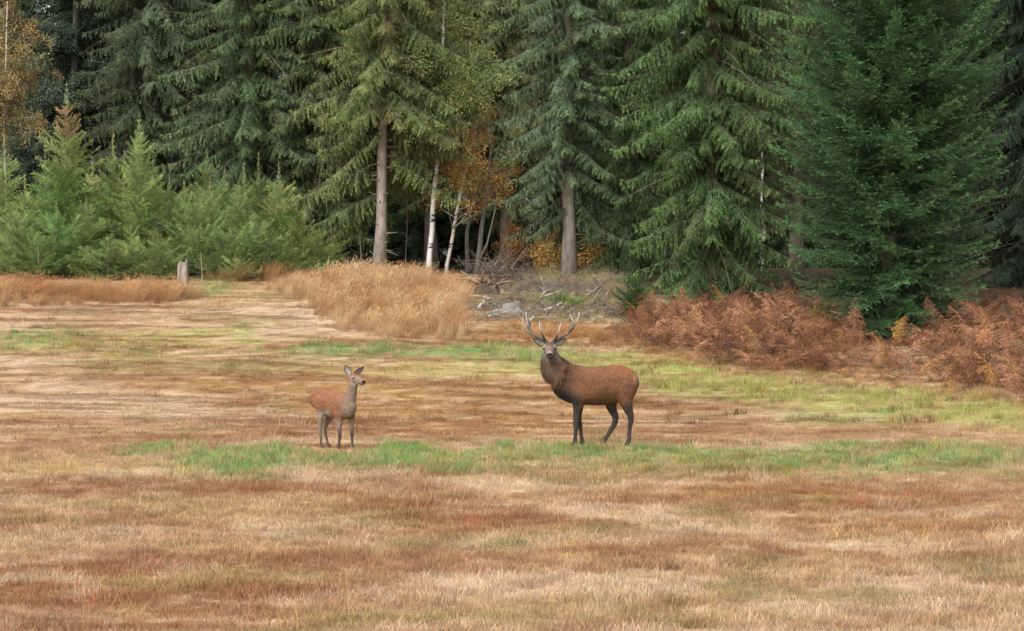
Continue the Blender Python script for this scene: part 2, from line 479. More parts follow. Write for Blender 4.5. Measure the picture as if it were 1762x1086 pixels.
# the near meadow: tufts everywhere the camera (or a camera a step aside) sees
pts = []
for (y0, y1, dens) in ((15.5, 26, 95), (26, 36, 70), (36, 46, 48), (46, 60, 32), (60, 76, 22)):
    wmax = 0.2 * y1 + 2.2
    n = int((y1 - y0) * 2 * wmax * dens)
    xx = npr.uniform(-wmax, wmax, n); yy = npr.uniform(y0, y1, n)
    k = np.abs(xx) < 0.2 * yy + 2.2
    pts.append(np.stack([xx[k], yy[k]], 1))
pts = np.concatenate(pts)
x, y = pts[:, 0], pts[:, 1]
c, lush = meadow(x, y)
n = len(x)
rnd = npr.rand(n)
dry_in_green = (npr.rand(n) < .30) & (lush > .15)      # dead stalks standing in the green
c = np.where(dry_in_green[:, None], C_TAN * .6 + C_STRAW * .4, c)
tid = npr.randint(0, 6, n)
th = smooth((y - 38) / 6) * (1 - lush)
tid = np.where(npr.rand(n) < th * .8, 6 + npr.randint(0, 4, n), tid)
tid = np.where(npr.rand(n) < lush * 1.1, 10 + npr.randint(0, 3, n), tid)
hvar = 0.65 + 0.8 * fbm(x * 1.1, y * 1.1, 91, 3)
S = .84 * hvar * npr.uniform(.75, 1.25, n)
for (u, yy) in ((989, 40.05), (1004, 40.25), (1037, 40.25), (1081, 40.05), (553, 39.6), (564, 39.7), (583, 39.4), (607, 39.3)):
    q = spot(u, yy)
    S = S * (1 - .15 * smooth((.42 - np.hypot(x - q[0], (y - q[1]) * .8)) / .25))
tus = npr.rand(n) < .007 * (1 + 2 * smooth((fbm(x * .5, y * .5, 141, 2) - .5) / .1))      # single tussocks and weed stalks
tid = np.where(tus & (tid < 10), npr.randint(4, 6, n), tid); S = np.where(tus, S * npr.uniform(1.3, 1.8, n), S)
weed = (npr.rand(n) < .022) & (x > 2.5) & (y > 45) & (y < 56)
c = np.where(weed[:, None], C_DARK * .55, c); tid = np.where(weed, npr.randint(4, 6, n), tid); S = np.where(weed, S * 1.5, S)
jit = npr.uniform(.78, 1.25, n)[:, None] * np.array([1, 1, 1]) * (1 + npr.uniform(-.07, .07, (n, 3)))
R = np.stack([npr.uniform(-.12, .12, n), npr.uniform(-.12, .12, n), npr.uniform(0, 6.283, n)], 1)
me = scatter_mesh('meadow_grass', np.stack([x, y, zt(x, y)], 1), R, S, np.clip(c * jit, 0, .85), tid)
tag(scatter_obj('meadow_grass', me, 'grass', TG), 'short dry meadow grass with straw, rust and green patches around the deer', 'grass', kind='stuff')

# ------------------------------------------------------------------ tall dry grass, left bank and centre bank
def poly_mask(x, y, poly):
    inside = np.zeros(len(x), bool)
    P = np.asarray(poly)
    j = len(P) - 1
    for i in range(len(P)):
        xi, yi, xj, yj = P[i, 0], P[i, 1], P[j, 0], P[j, 1]
        cnd = ((yi > y) != (yj > y)) & (x < (xj - xi) * (y - yi) / (yj - yi + 1e-12) + xi)
        inside ^= cnd
        j = i
    return inside

def area_points(poly_uv, dens, seed):
    P = np.array([ground(u, v)[:2] for (u, v) in poly_uv])
    lo, hi = P.min(0), P.max(0)
    r = np.random.RandomState(seed)
    n = int((hi[0] - lo[0]) * (hi[1] - lo[1]) * dens)
    x, y = r.uniform(lo[0], hi[0], n), r.uniform(lo[1], hi[1], n)
    k = poly_mask(x + .5 * (vnoise(y * 1.5, x * 1.5, seed) - .5), y + 2.2 * (vnoise(x * 1.2, y, seed + 1) - .5), P)
    return x[k], y[k], r

def tall_grass(name, label, poly, dens, seed, cols, smin, smax):
    x, y, r = area_points(poly, dens, seed)
    kp = r.rand(len(x)) < .35 + 1.4 * smooth((fbm(x * 1.3, y * .9, seed + 9, 3) - .36) / .2); x, y = x[kp], y[kp]
    n = len(x)
    f = fbm(x * .7, y * .5, seed + 4, 3)[:, None]
    c = cols[0] + (cols[1] - cols[0]) * smooth((f - .38) / .25)
    if len(cols) > 2: c = c + (cols[2] - c) * (r.rand(n, 1) < .25)
    c = c * r.uniform(.75, 1.25, (n, 1))
    Q = np.array([ground(u, v)[:2] for (u, v) in poly]); ed = np.full(n, 1e9)
    for i in range(len(Q)):
        a, b = Q[i], Q[(i + 1) % len(Q)]; ab = b - a
        t = np.clip(((x - a[0]) * ab[0] + (y - a[1]) * ab[1]) / (ab @ ab), 0, 1)
        ed = np.minimum(ed, np.hypot(x - a[0] - t * ab[0], y - a[1] - t * ab[1]))
    S = r.uniform(smin * .8, smax, n) * (.55 + .9 * fbm(x * .8, y * .6, seed + 7, 3)) * (.62 + .38 * smooth(ed / .8))
    R = np.stack([r.uniform(-.15, .15, n), r.uniform(-.1, .2, n), r.uniform(-.7, .7, n)], 1)
    K_ = np.where(r.rand(n) < .75, r.randint(0, 4, n), 4 + r.randint(0, 2, n))
    me = scatter_mesh(name, np.stack([x, y, zt(x, y)], 1), R, S, c, K_)
    return tag(scatter_obj(name, me, 'tall', T_TALL), label, 'grass', kind='stuff')

C_TG1, C_TG2, C_TG3 = srgb(184, 146, 104, K), srgb(164, 118, 78, K), srgb(206, 178, 136, K)
tall_grass('tall_grass', 'tall tan grass bank in front of the birch stems and the bare-stemmed spruce',
           [(455, 494), (545, 545), (590, 568), (700, 580), (800, 584), (815, 565), (808, 520), (790, 492), (740, 482), (620, 478), (520, 482)], 30, 101, (C_TG1, C_TG2, C_TG3), .38, .70)
tall_grass('tall_grass', 'tall rusty grass strip at the foot of the young spruces, left of the path',
           [(-60, 528), (100, 524), (250, 526), (338, 522), (350, 508), (318, 494), (200, 496), (80, 494), (-60, 496)], 28, 131, (C_TG2, C_TG1, C_TG2), .3, .6)
tall_grass('tall_grass', 'low orange grass between the brush heap and the meadow behind the stag',
           [(800, 584), (860, 592), (1000, 600), (1080, 606), (1100, 590), (1050, 572), (960, 560), (860, 558)], 26, 151, (C_TG2, srgb(174, 128, 80, K), C_TG1), .22, .44)
tall_grass('tall_grass', 'thin orange grass fringe along the foot of the brown ferns',
           [(1060, 608), (1200, 630), (1400, 656), (1600, 682), (1800, 708), (1800, 690), (1600, 664), (1400, 640), (1200, 612), (1090, 596)], 20, 171, (srgb(170, 126, 82, K), srgb(184, 144, 92, K), C_TG2), .2, .42)
tall_grass('tall_grass', 'grey dry grass hummock around the foot of the large bare spruce trunk',
           [(860, 500), (960, 503), (1060, 512), (1085, 500), (1075, 484), (1040, 478), (900, 478), (850, 484)], 30, 181, (srgb(142, 124, 104, K), srgb(144, 138, 94, K), srgb(164, 146, 120, K)), .25, .5)
tall_grass('low_growth', 'low mossy olive growth among the sticks of the brush heap',
           [(815, 548), (900, 556), (1000, 562), (1070, 566), (1080, 530), (1040, 506), (930, 504), (850, 506), (815, 520)], 34, 196, (srgb(138, 130, 84, K), srgb(120, 100, 70, K), srgb(150, 138, 110, K)), .12, .3)
tall_grass('tall_grass', 'dark dead grass fringe at the back of the path, below the young spruces',
           [(350, 486), (470, 490), (540, 486), (540, 476), (430, 478), (350, 479)], 20, 191, (srgb(130, 98, 66, K), srgb(150, 112, 72, K)), .35, .7)

# ------------------------------------------------------------------ bracken
def frond(rng, L, droop, curl):
    m = MB()
    n = 15
    t = np.linspace(0, 1, n + 4)
    ax = np.stack([L * t, 0.05 * L * np.sin(t * 3 + rng.random() * 6), L * (0.55 * t - droop * t ** 2.2)], 1)
    m.tube(ax, np.linspace(.006, .002, len(t)), 3, np.array([.8, .72, .7]))
    P, D, S, ln, wd, cc = [], [], [], [], [], []
    for k in range(3, n + 4):
        tt = t[k]
        tan = nrm(ax[min(k + 1, len(ax) - 1)] - ax[k - 1])
        for sgn in (-1, 1):
            if rng.random() < .12: continue
            pl = L * .40 * (1 - tt) ** .75 * rng.uniform(.6, 1.1) + .03
            d = nrm(tan * .45 + np.array([0, sgn, 0]) + np.array([0, 0, rng.uniform(-.9, .2)]))
            nn = max(3, int(pl / .035))
            base = ax[k]
            up = nrm(np.cross(d, np.cross([0, 0, 1], d)) + 1e-6)
            for q in range(nn):
                s = (q + .6) / nn
                pb = base + d * pl * s + np.array([0, 0, -curl * pl * s ** 2])
                for s2 in (-1, 1):
                    e = nrm(d * .7 + s2 * nrm(np.cross(d, [0, 0, 1])) + np.array([0, 0, rng.uniform(-.9, .4)]))
                    P.append(pb); D.append(e); S.append(nrm(np.cross(e, [rng.uniform(-1, 1), rng.uniform(-1, 1), 1])))
                    ln.append(max(.02, pl * .34 * (1 - s) + .022)); wd.append(.017)
                    cc.append(np.ones(3) * rng.uniform(.7, 1.3))
    V, F, C = quads_mesh(np.array(P), np.array(D), np.array(S), np.array(ln), np.array(wd), np.array(cc))
    m.add(V, F, C)
    return m.build('template', M_FERN, link=False, smooth_=False)
rf = random.Random(5)
T_FERN = [frond(rf, 1.0, rf.uniform(.3, .85), rf.uniform(.2, .9)) for _ in range(7)]

def bracken(label, poly, dens, seed, hfun):
    x, y, r = area_points(poly, dens, seed)
    n = len(x)
    kp = (r.rand(len(x)) < .25 + hfun(x, y) * 2.2); x, y = x[kp], y[kp]; n = len(x)
    hz = hfun(x, y) * (.25 + 1.5 * fbm(x * .9, y * .9, seed + 2, 3))
    lift = r.uniform(0.0, .75, n) * hz
    pit = r.uniform(-1.15, .25, n)
    R = np.stack([r.uniform(-.6, .6, n), pit, r.uniform(0, 6.283, n)], 1)
    S = r.uniform(.5, .95, n)
    f = fbm(x * 1.1, y * 1.1, seed + 6, 3)[:, None]
    c = srgb(166, 121, 95, .85) + (srgb(128, 88, 66, .85) - srgb(166, 121, 95, .85)) * smooth((f - .4) / .2)
    c = np.where(r.rand(n, 1) < .10, srgb(176, 132, 76, .8), c); c = np.where(r.rand(n, 1) < .12, srgb(110, 92, 76, .8), c) * r.uniform(.5, 1.45, (n, 1))
    me = scatter_mesh('bracken', np.stack([x, y, zt(x, y) + lift], 1), R, S, c, r.randint(0, 7, n))
    return tag(scatter_obj('bracken', me, 'fern', T_FERN), label, 'fern', kind='stuff')
bracken('brown dead bracken thicket between the brush heap and the dense right-hand spruce',
        [(1075, 598), (1200, 622), (1330, 640), (1450, 652), (1500, 645), (1500, 590), (1420, 555), (1340, 545), (1200, 552), (1120, 562), (1080, 580)], 19, 201, lambda x, y: .46 - .42 * smooth((x - 5.6) / 1.6) * smooth((59.5 - y) / 2))
bracken('brown dead bracken thicket to the right of the dense blue-green spruce',
        [(1480, 652), (1600, 672), (1700, 684), (1830, 700), (1850, 590), (1760, 570), (1640, 570), (1550, 600)], 18, 231, lambda x, y: .05 + .55 * smooth((x - 9.0) / 1.2))

# ------------------------------------------------------------------ spruce boughs
def bough(seed, L, a=(0.0, 0.0, 0.0), sec=.6, sec_gap=.075, ang=58, hang=.5, tw_len=.10, tw_gap=.035, tw_w=.022, tip=(1.25, 1.25, 1.0), start=.12, updir=0.0, dead=0.0, axis_r=.014):
    """one bough along +X, length L; twigs to both sides, hanging by 'hang', foliage as needle-clad twiglets"""
    r = np.random.RandomState(seed)
    m = MB()
    t = np.linspace(0, 1, 14)
    wob = .03 * L * np.sin(t * r.uniform(2, 5) + r.uniform(0, 6)) * t
    ax = np.stack([L * t, wob, L * (a[0] * t + a[1] * t ** 2 + a[2] * t ** 3)], 1)
    m.tube(ax, np.linspace(axis_r * L / 2.5, .003, 14), 3, np.array([1, 1, 1]), 1)
    ns = int(L * (1 - start) / sec_gap)
    P, D, S, ln, wd, cc = [], [], [], [], [], []
    def axis(tt):
        i = min(tt * 13, 12.999); k = int(i); f = i - k
        return ax[k] * (1 - f) + ax[k + 1] * f, nrm(ax[k + 1] - ax[k])
    for k in range(ns + 1):
        tt = start + (1 - start) * (k + r.rand() * .6) / (ns + .6)
        b, tan = axis(min(tt, 1.0))
        for sg in (-1, 1):
            if r.rand() < .10: continue
            prof = (min(1, (tt - start) / .18 + .35)) * (1 - .72 * tt ** 1.6)
            ls = sec * prof * r.uniform(.4, 1.3)
            if ls < .05: ls = .05
            an = math.radians(ang + r.uniform(-30, 22))
            side = np.array([-tan[1], tan[0], 0]) * sg
            d0 = nrm(tan * math.cos(an) + side * math.sin(an) + np.array([0, 0, updir + r.uniform(-.4, .3)]))
            npnt = max(3, int(ls / tw_gap))
            p = b.copy(); d = d0.copy()
            dry = r.rand() < dead
            tone = r.uniform(.72, 1.22)
            hg = hang * r.uniform(.45, 1.3)
            N = nrm(np.cross(tan, side) * sg + r.normal(0, .25, 3))
            if N[2] < 0: N = -N
            for q in range(npnt):
                s = (q + 1) / npnt
                p = p + d * (ls / npnt)
                d = nrm(d + np.array([0, 0, -hg * 2.4 / npnt]) + r.normal(0, .05, 3))
                N = nrm(N - d * np.dot(N, d))
                for s2 in (-1, 1):
                    tl = tw_len * (1.05 - .55 * s) * r.uniform(.6, 1.25)
                    perp = nrm(np.cross(d, N + r.normal(0, .35, 3)))
                    e = nrm(d * .8 + perp * s2 * .85 + np.array([0, 0, -hg * .45 + updir * .5]) + r.normal(0, .15, 3))
                    P.append(p.copy()); D.append(e); S.append(nrm(np.cross(e, N + r.normal(0, .4, 3)))); ln.append(tl); wd.append(tw_w * r.uniform(.8, 1.3))
                    w = max(s ** 2 * .6, (tt ** 3) * .6)
                    col = np.ones(3) * tone * r.uniform(.75, 1.25) * (1 + (np.array(tip) - 1) * w)
                    if dry: col = np.array([1.9, 1.25, 1.2]) * r.uniform(.6, 1.0)
                    cc.append(col)
            # the twig's own end
            P.append(p); D.append(d); S.append(nrm(np.cross(d, r.normal(0, 1, 3)))); ln.append(tw_len); wd.append(tw_w * 1.2); cc.append(np.array(tip) * tone)
    # leader of the bough
    b, tan = axis(1.0)
    for q in range(8):
        e = nrm(tan + r.normal(0, .35, 3)); P.append(b); D.append(e); S.append(nrm(np.cross(e, r.normal(0, 1, 3)))); ln.append(tw_len * 1.3); wd.append(tw_w); cc.append(np.array(tip))
    V, F, C = quads_mesh(np.array(P), np.array(D), np.array(S), np.array(ln), np.array(wd), np.array(cc))
    m.add(V, F, C, 0)
    return m
M_TWIG = col_mat('twig_bark', .9)
def twig_colour(m, c):
    # colours of the wooden axis (slot 1) are set once here
    m.c[0] = np.tile(np.asarray(c, float), (len(m.c[0]), 1)); return m
def bough_set(n, seed, wood=(.09, .07, .055), **kw):
    out = []
    for k in range(n):
        m = twig_colour(bough(seed + k, **kw), wood)
        out.append(m.build('template', [M_NEEDLE, M_TWIG], link=False, smooth_=False))
    return out
# hanging curtains of an old Norway spruce / dense upturned sprays / thin young growth / sparse half-dead boughs
LN = 2.6
B_HANG = bough_set(6, 300, L=LN, a=(.05, -.38, .22), sec=.66, sec_gap=.058, ang=60, hang=1.05, tw_len=.115, tw_gap=.042, tw_w=.026, tip=(1.45, 1.4, 1.05), dead=.05)
B_HANG += bough_set(1, 330, wood=(.17, .14, .11), L=LN, a=(.1, -.3, .1), sec=.7, sec_gap=.2, ang=55, hang=.8, tw_len=.1, tw_gap=.07, tw_w=.014, tip=(1.2, 1.1, .9), dead=.8, axis_r=.012)
B_DENSE = bough_set(6, 340, L=LN, a=(-.05, -.16, .34), sec=.52, sec_gap=.062, ang=42, hang=.14, tw_len=.085, tw_gap=.026, tw_w=.0145, tip=(1.7, 1.75, 1.5), updir=.2)
B_YOUNG = bough_set(6, 380, wood=(.16, .12, .07), L=1.3, a=(.25, .0, .14), sec=.46, sec_gap=.05, ang=46, hang=.06, tw_len=.095, tw_gap=.028, tw_w=.014, tip=(1.5, 1.4, 1.0), updir=.18, start=.05, axis_r=.01)
B_THIN = bough_set(4, 420, L=LN, a=(.0, -.30, .12), sec=.65, sec_gap=.12, ang=55, hang=.85, tw_len=.12, tw_gap=.055, tw_w=.026, tip=(1.3, 1.25, .9), dead=.22)

C_SPRUCE = srgb(52, 76, 40)

def trunk_mesh(m, pts, rad, sides, c):
    pts = np.asarray(pts, float)
    m.tube(pts, rad, sides, c)

def spruce(name, label, base, H, prof, crown0, templates, key, tint, seed, lt=LN, gap=.42, per=6, top_frac=1.0, lean=(0, 0), r0=.2, pitch=(.30, -.35),
           bark=(.16, .13, .105), group=None, skip=None, cat='tree', inner=True, lenr=(.62, 1.14), snags=0, tints=None, extra=None):
    """trunk with whorls of boughs; pitch = bough pitch (downwards +) at the crown base and at the top"""
    r = np.random.RandomState(seed)
    root = tag(empty(name, base), label, cat, group)
    zz = np.linspace(-.15, H, 16)
    def cx(h): return np.array([lean[0] * h + .04 * math.sin(h * .9 + seed), lean[1] * h, h])
    tm = MB()
    rad = r0 * (1 - zz / (H * 1.02)).clip(0.03) ** .8
    rad[0] *= 1.45; rad[1] *= 1.04
    tm.tube([cx(h) for h in zz], rad, 9, np.asarray(bark))
    for k in range(snags):       # broken dead branch stubs
        h = r.uniform(.5, crown0 + 2.2); a_ = r.uniform(0, 6.283); l = r.uniform(.15, .55)
        p = cx(h); d = np.array([math.cos(a_), math.sin(a_), r.uniform(-.25, .15)])
        tm.tube([p, p + d * (l * .5 + .15), p + d * (l + .15) + np.array([0, 0, r.uniform(-.05, .12)])], [.022, .014, .006], 4, np.asarray(bark) * .8)
    tm.build('trunk', M_BARK, root)
    P, R, S, T, KK = [], [], [], [], []
    h = crown0
    while h < H * .985:
        g_ = gap * (1 - .45 * h / H)
        na = max(3, int(round(per * (1 - .25 * h / H))))
        a0 = r.uniform(0, 6.283)
        for q in range(na):
            a_ = a0 + q * 6.283 / na + r.normal(0, .22)
            hh = h + r.uniform(-.5, .5) * g_
            L = prof(hh) * r.uniform(*lenr)
            if L < .12: continue
            if skip is not None and skip(hh, a_, r): continue
            f = min(1, max(0, (hh - crown0) / (H - crown0)))
            pt = pitch[0] + (pitch[1] - pitch[0]) * f ** .8 + r.normal(0, .14)
            P.append(cx(hh)); R.append((r.normal(0, .16), pt, a_)); S.append(L / lt)
            tc = (tints(hh, a_, r) if tints else tint) * r.uniform(.72, 1.22) * (1 + r.uniform(-.06, .06, 3))
            T.append(tc); KK.append(r.randint(0, len(templates)))
            if q % 2 == 0 and inner:      # short inner bough close to the trunk
                P.append(cx(hh + g_ * .5)); R.append((r.normal(0, .3), pt + r.normal(-.1, .25), a_ + r.uniform(.2, .8))); S.append(L * r.uniform(.45, .68) / lt)
                T.append(tc * r.uniform(.8, 1.1)); KK.append(r.randint(0, len(templates)))
        h += g_
    if extra:
        for (hh, a_, L, pt) in extra:
            P.append(cx(hh)); R.append((0, pt, a_)); S.append(L / lt); T.append(tint); KK.append(r.randint(0, len(templates)))
    me = scatter_mesh('crown', P, R, S, T, KK)
    tag(scatter_obj('crown', me, key, templates, root), kind='stuff')
    return root

def prof_pts(*pp):
    hs, rs = [p[0] for p in pp], [p[1] for p in pp]
    return lambda h: float(np.interp(h, hs, rs))

# --- the trees that stand out, right to left
spruce('spruce_tree', 'dense blue-green spruce with upturned tips standing in the brown ferns at right', spot(1532, 61), 17,
       prof_pts((0, 1.5), (.8, 2.0), (2.2, 2.5), (4, 2.75), (6.5, 2.75), (8.5, 2.6), (10, 2.3), (13, 1.3), (17, .1)), .12, B_DENSE, 'dense', srgb(66, 90, 60, .95), 21,
       gap=.23, per=15, lenr=(.86, 1.05), pitch=(.34, -.85), r0=.22)
def skip_low(hmax, prob):
    return lambda h, a, r: h < hmax and r.rand() < prob
spruce('spruce_tree', 'broad green spruce with drooping boughs sweeping to the ground behind the ferns', spot(1222, 70), 25,
       prof_pts((0, 2.0), (1, 2.45), (3, 2.75), (8, 2.9), (14, 2.2), (25, .1)), .35, B_HANG, 'hang', srgb(76, 96, 62, .95), 33, gap=.40, per=8, pitch=(.42, -.1), r0=.3)
spruce('spruce_tree', 'grey-green spruce with a thick bare lower trunk beside the yellow undergrowth', spot(978, 74.5), 25,
       prof_pts((1.0, 1.6), (2, 2.05), (5, 2.2), (9, 2.2), (15, 1.7), (25, .1)), 1.7, B_HANG, 'hang', srgb(82, 98, 76, .95), 45, gap=.40, per=8, pitch=(.40, -.05), r0=.2,
       bark=(.19, .165, .14), skip=lambda h, a, r: h < 3.3 and math.sin(a) < -.35, snags=5)
spruce('spruce_tree', 'olive spruce with a tall bare grey trunk behind the tall grass', spot(651, 79), 26,
       prof_pts((.8, 2.3), (3, 2.75), (6, 2.7), (10, 2.6), (16, 1.9), (26, .1)), 2.0, B_HANG, 'hang', srgb(96, 106, 70, .95), 57, gap=.42, per=8, pitch=(.46, 0), lean=(.038, 0), r0=.175,
       bark=(.24, .205, .17), skip=lambda h, a, r: (h < 5.2 and (math.sin(a) < .15 and abs(math.cos(a)) < .93)) or (h < 3.6 and math.cos(a) > 0), snags=26)
spruce('spruce_tree', 'dark green spruce whose crown rises above the middle of the young spruces', spot(432, 88), 27,
       prof_pts((0, 2.9), (4, 2.9), (10, 2.7), (18, 1.7), (27, .1)), .8, B_HANG, 'hang', srgb(78, 94, 68, .95), 69, gap=.40, per=8, pitch=(.36, -.05), r0=.28)
spruce('spruce_tree', 'dusky green spruce with long hanging branchlets rising right of the pale-topped young spruce', spot(262, 93), 27,
       prof_pts((0, 3.0), (4, 3.0), (10, 2.9), (18, 1.9), (27, .1)), .8, B_HANG, 'hang', srgb(80, 92, 72, .95), 81, gap=.42, per=8, pitch=(.36, -.05), r0=.28)
spruce('spruce_tree', 'dark shaded spruce at the right edge of the view behind the ferns', spot(1775, 74), 24,
       prof_pts((0, 2.9), (4, 2.8), (10, 2.5), (24, .1)), .5, B_HANG, 'hang', srgb(44, 56, 44, .95), 93, gap=.42, per=7, pitch=(.3, -.05), r0=.28)
spruce('spruce_tree', 'thin brownish spruce in the gap left of the dense blue-green spruce', spot(1372, 77), 24,
       prof_pts((0, 1.9), (4, 2.1), (10, 2.0), (24, .1)), 2.4, B_THIN, 'thin', srgb(66, 70, 52, .95), 105, gap=.42, per=7, pitch=(.4, 0), r0=.2, snags=10)
spruce('spruce_tree', 'green spruce squeezed between the thick bare trunk and the broad drooping spruce', spot(1085, 80), 25,
       prof_pts((0, 2.2), (4, 2.4), (10, 2.3), (25, .1)), .6, B_HANG, 'hang', srgb(74, 92, 62, .95), 117, gap=.42, per=8, pitch=(.4, 0), r0=.25)
spruce('spruce_tree', 'shaded olive spruce behind the young spruce with the pale blue tip', spot(548, 88), 25,
       prof_pts((0, 2.3), (4, 2.5), (10, 2.4), (25, .1)), .6, B_HANG, 'hang', srgb(82, 94, 64, .95), 129, gap=.42, per=8, pitch=(.4, 0), r0=.25)
spruce('spruce_tree', 'dim olive spruce high behind the white birch stem', spot(742, 93), 25,
       prof_pts((0, 1.4), (3.6, 2.4), (10, 2.7), (25, .1)), 3.0, B_HANG, 'hang', srgb(104, 110, 74, .95), 141, gap=.42, per=8, pitch=(.4, 0), r0=.22)
spruce('spruce_tree', 'dim green spruce behind the grey twin stems and orange birch', spot(872, 92), 25,
       prof_pts((0, 1.4), (3.6, 2.4), (10, 2.6), (25, .1)), 2.8, B_HANG, 'hang', srgb(96, 104, 72, .95), 153, gap=.42, per=8, pitch=(.4, 0), r0=.22)

# --- the wood behind: three rows of dark spruces
back = []
for row, (yy, x0, step) in enumerate(((101, -26, 3.1), (109, -28, 3.3), (118, -31, 3.7))):
    xx = x0
    rr = random.Random(900 + row)
    while xx < -x0:
        back.append((xx + rr.uniform(-.7, .7), yy + rr.uniform(-2, 2), rr.uniform(.9, 1.15), rr.uniform(0, 6.28)))
        xx += step
proto = None
protos = []
for k in range(3):
    p = spruce('spruce_tree', 'dark spruce deep in the wood behind the front row of trees', (0, 130, 0), 26, prof_pts((0, 2.3), (4, 2.6), (12, 2.5), (26, .1)), 1.0,
               B_HANG, 'hang', srgb(46, 62, 42, .9), 1500 + k, gap=.48, per=7, pitch=(.35, 0), r0=.24, group='dark spruces deep in the wood')
    protos.append(p)
for i, (bx, by, s, rz) in enumerate(back):
    p = protos[i % 3]
    if i < 3:
        o = p
    else:
        o = p.copy(); COL.objects.link(o)
        for ch in p.children:
            cc = ch.copy(); COL.objects.link(cc); cc.parent = o
    o.location = (bx, by, float(zt(bx, by))); o.rotation_euler = (0, 0, rz); o.scale = (s, s, s)

# ------------------------------------------------------------------ young spruces of the thicket on the left
def leader(m, base, h0, h1, rng, c):
    p0, p1 = base + np.array([0, 0, h0]), base + np.array([rng.uniform(-.04, .04), 0, h1])
    m.tube([p0, (p0 + p1) / 2, p1], [.014, .011, .006], 4, c)

def young(u, vtop, y, label, width=1.0, tint=None, tints=None, seed=1, gap=.27, per=8, bushy=False, bluetip=False):
    b = spot(u, y)
    H = at(u, vtop, y)[2] - b[2]
    r = random.Random(seed)
    root = tag(empty('young_spruce', b), label, 'tree', 'young spruces in the thicket')
    ck = np.array([.20, .15, .085])
    lead = min(.95, H * .22)
    tm = MB(); zz = np.linspace(-.1, H, 13)
    tm.tube([(0.02 * math.sin(3 * z + seed), 0, z) for z in zz], np.interp(zz / H, [0, .75, 1], [.045, .011, .005]), 5, np.linspace(.5, 1.3, 13)[:, None] * ck)
    tm.build('trunk', M_BARK, root)
    P, R, S, T, KK = [], [], [], [], []
    rr = np.random.RandomState(seed)
    tint = srgb(74, 100, 56) if tint is None else tint
    h = .1
    while h < H - .10:
        f = h / H
        top = H - h
        L = width * (1.2 * (1 - f) ** .95 + .06) * min(1, .75 + f * 3)
        na = max(4, int(per * (1 - .35 * f)))
        g_ = gap * (1 + .3 * f)
        if top < lead: L = .06 + .15 * top; g_ = lead * .2; na = 4
        a0 = rr.uniform(0, 6.283)
        for q in range(na):
            a_ = a0 + q * 6.283 / na + rr.normal(0, .2)
            pt = .12 - .62 * f + rr.normal(0, .14) - (.25 if top < lead else 0)
            P.append((0, 0, h + rr.uniform(-.18, .18) * g_)); R.append((rr.normal(0, .25), pt, a_)); S.append(L * rr.uniform(.72, 1.2) / 1.3)
            tc = tints(f, rr) if tints else tint
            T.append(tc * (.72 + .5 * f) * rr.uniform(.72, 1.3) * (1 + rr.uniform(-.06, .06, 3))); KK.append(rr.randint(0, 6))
            if q % 2 == 0 and top > lead:
                P.append((0, 0, h + .5 * g_)); R.append((rr.normal(0, .4), pt - .2, a_ + .5)); S.append(L * rr.uniform(.4, .7) / 1.3); T.append(tc); KK.append(rr.randint(0, 6))
        h += g_
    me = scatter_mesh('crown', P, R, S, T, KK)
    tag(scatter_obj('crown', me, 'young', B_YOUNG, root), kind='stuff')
    return root

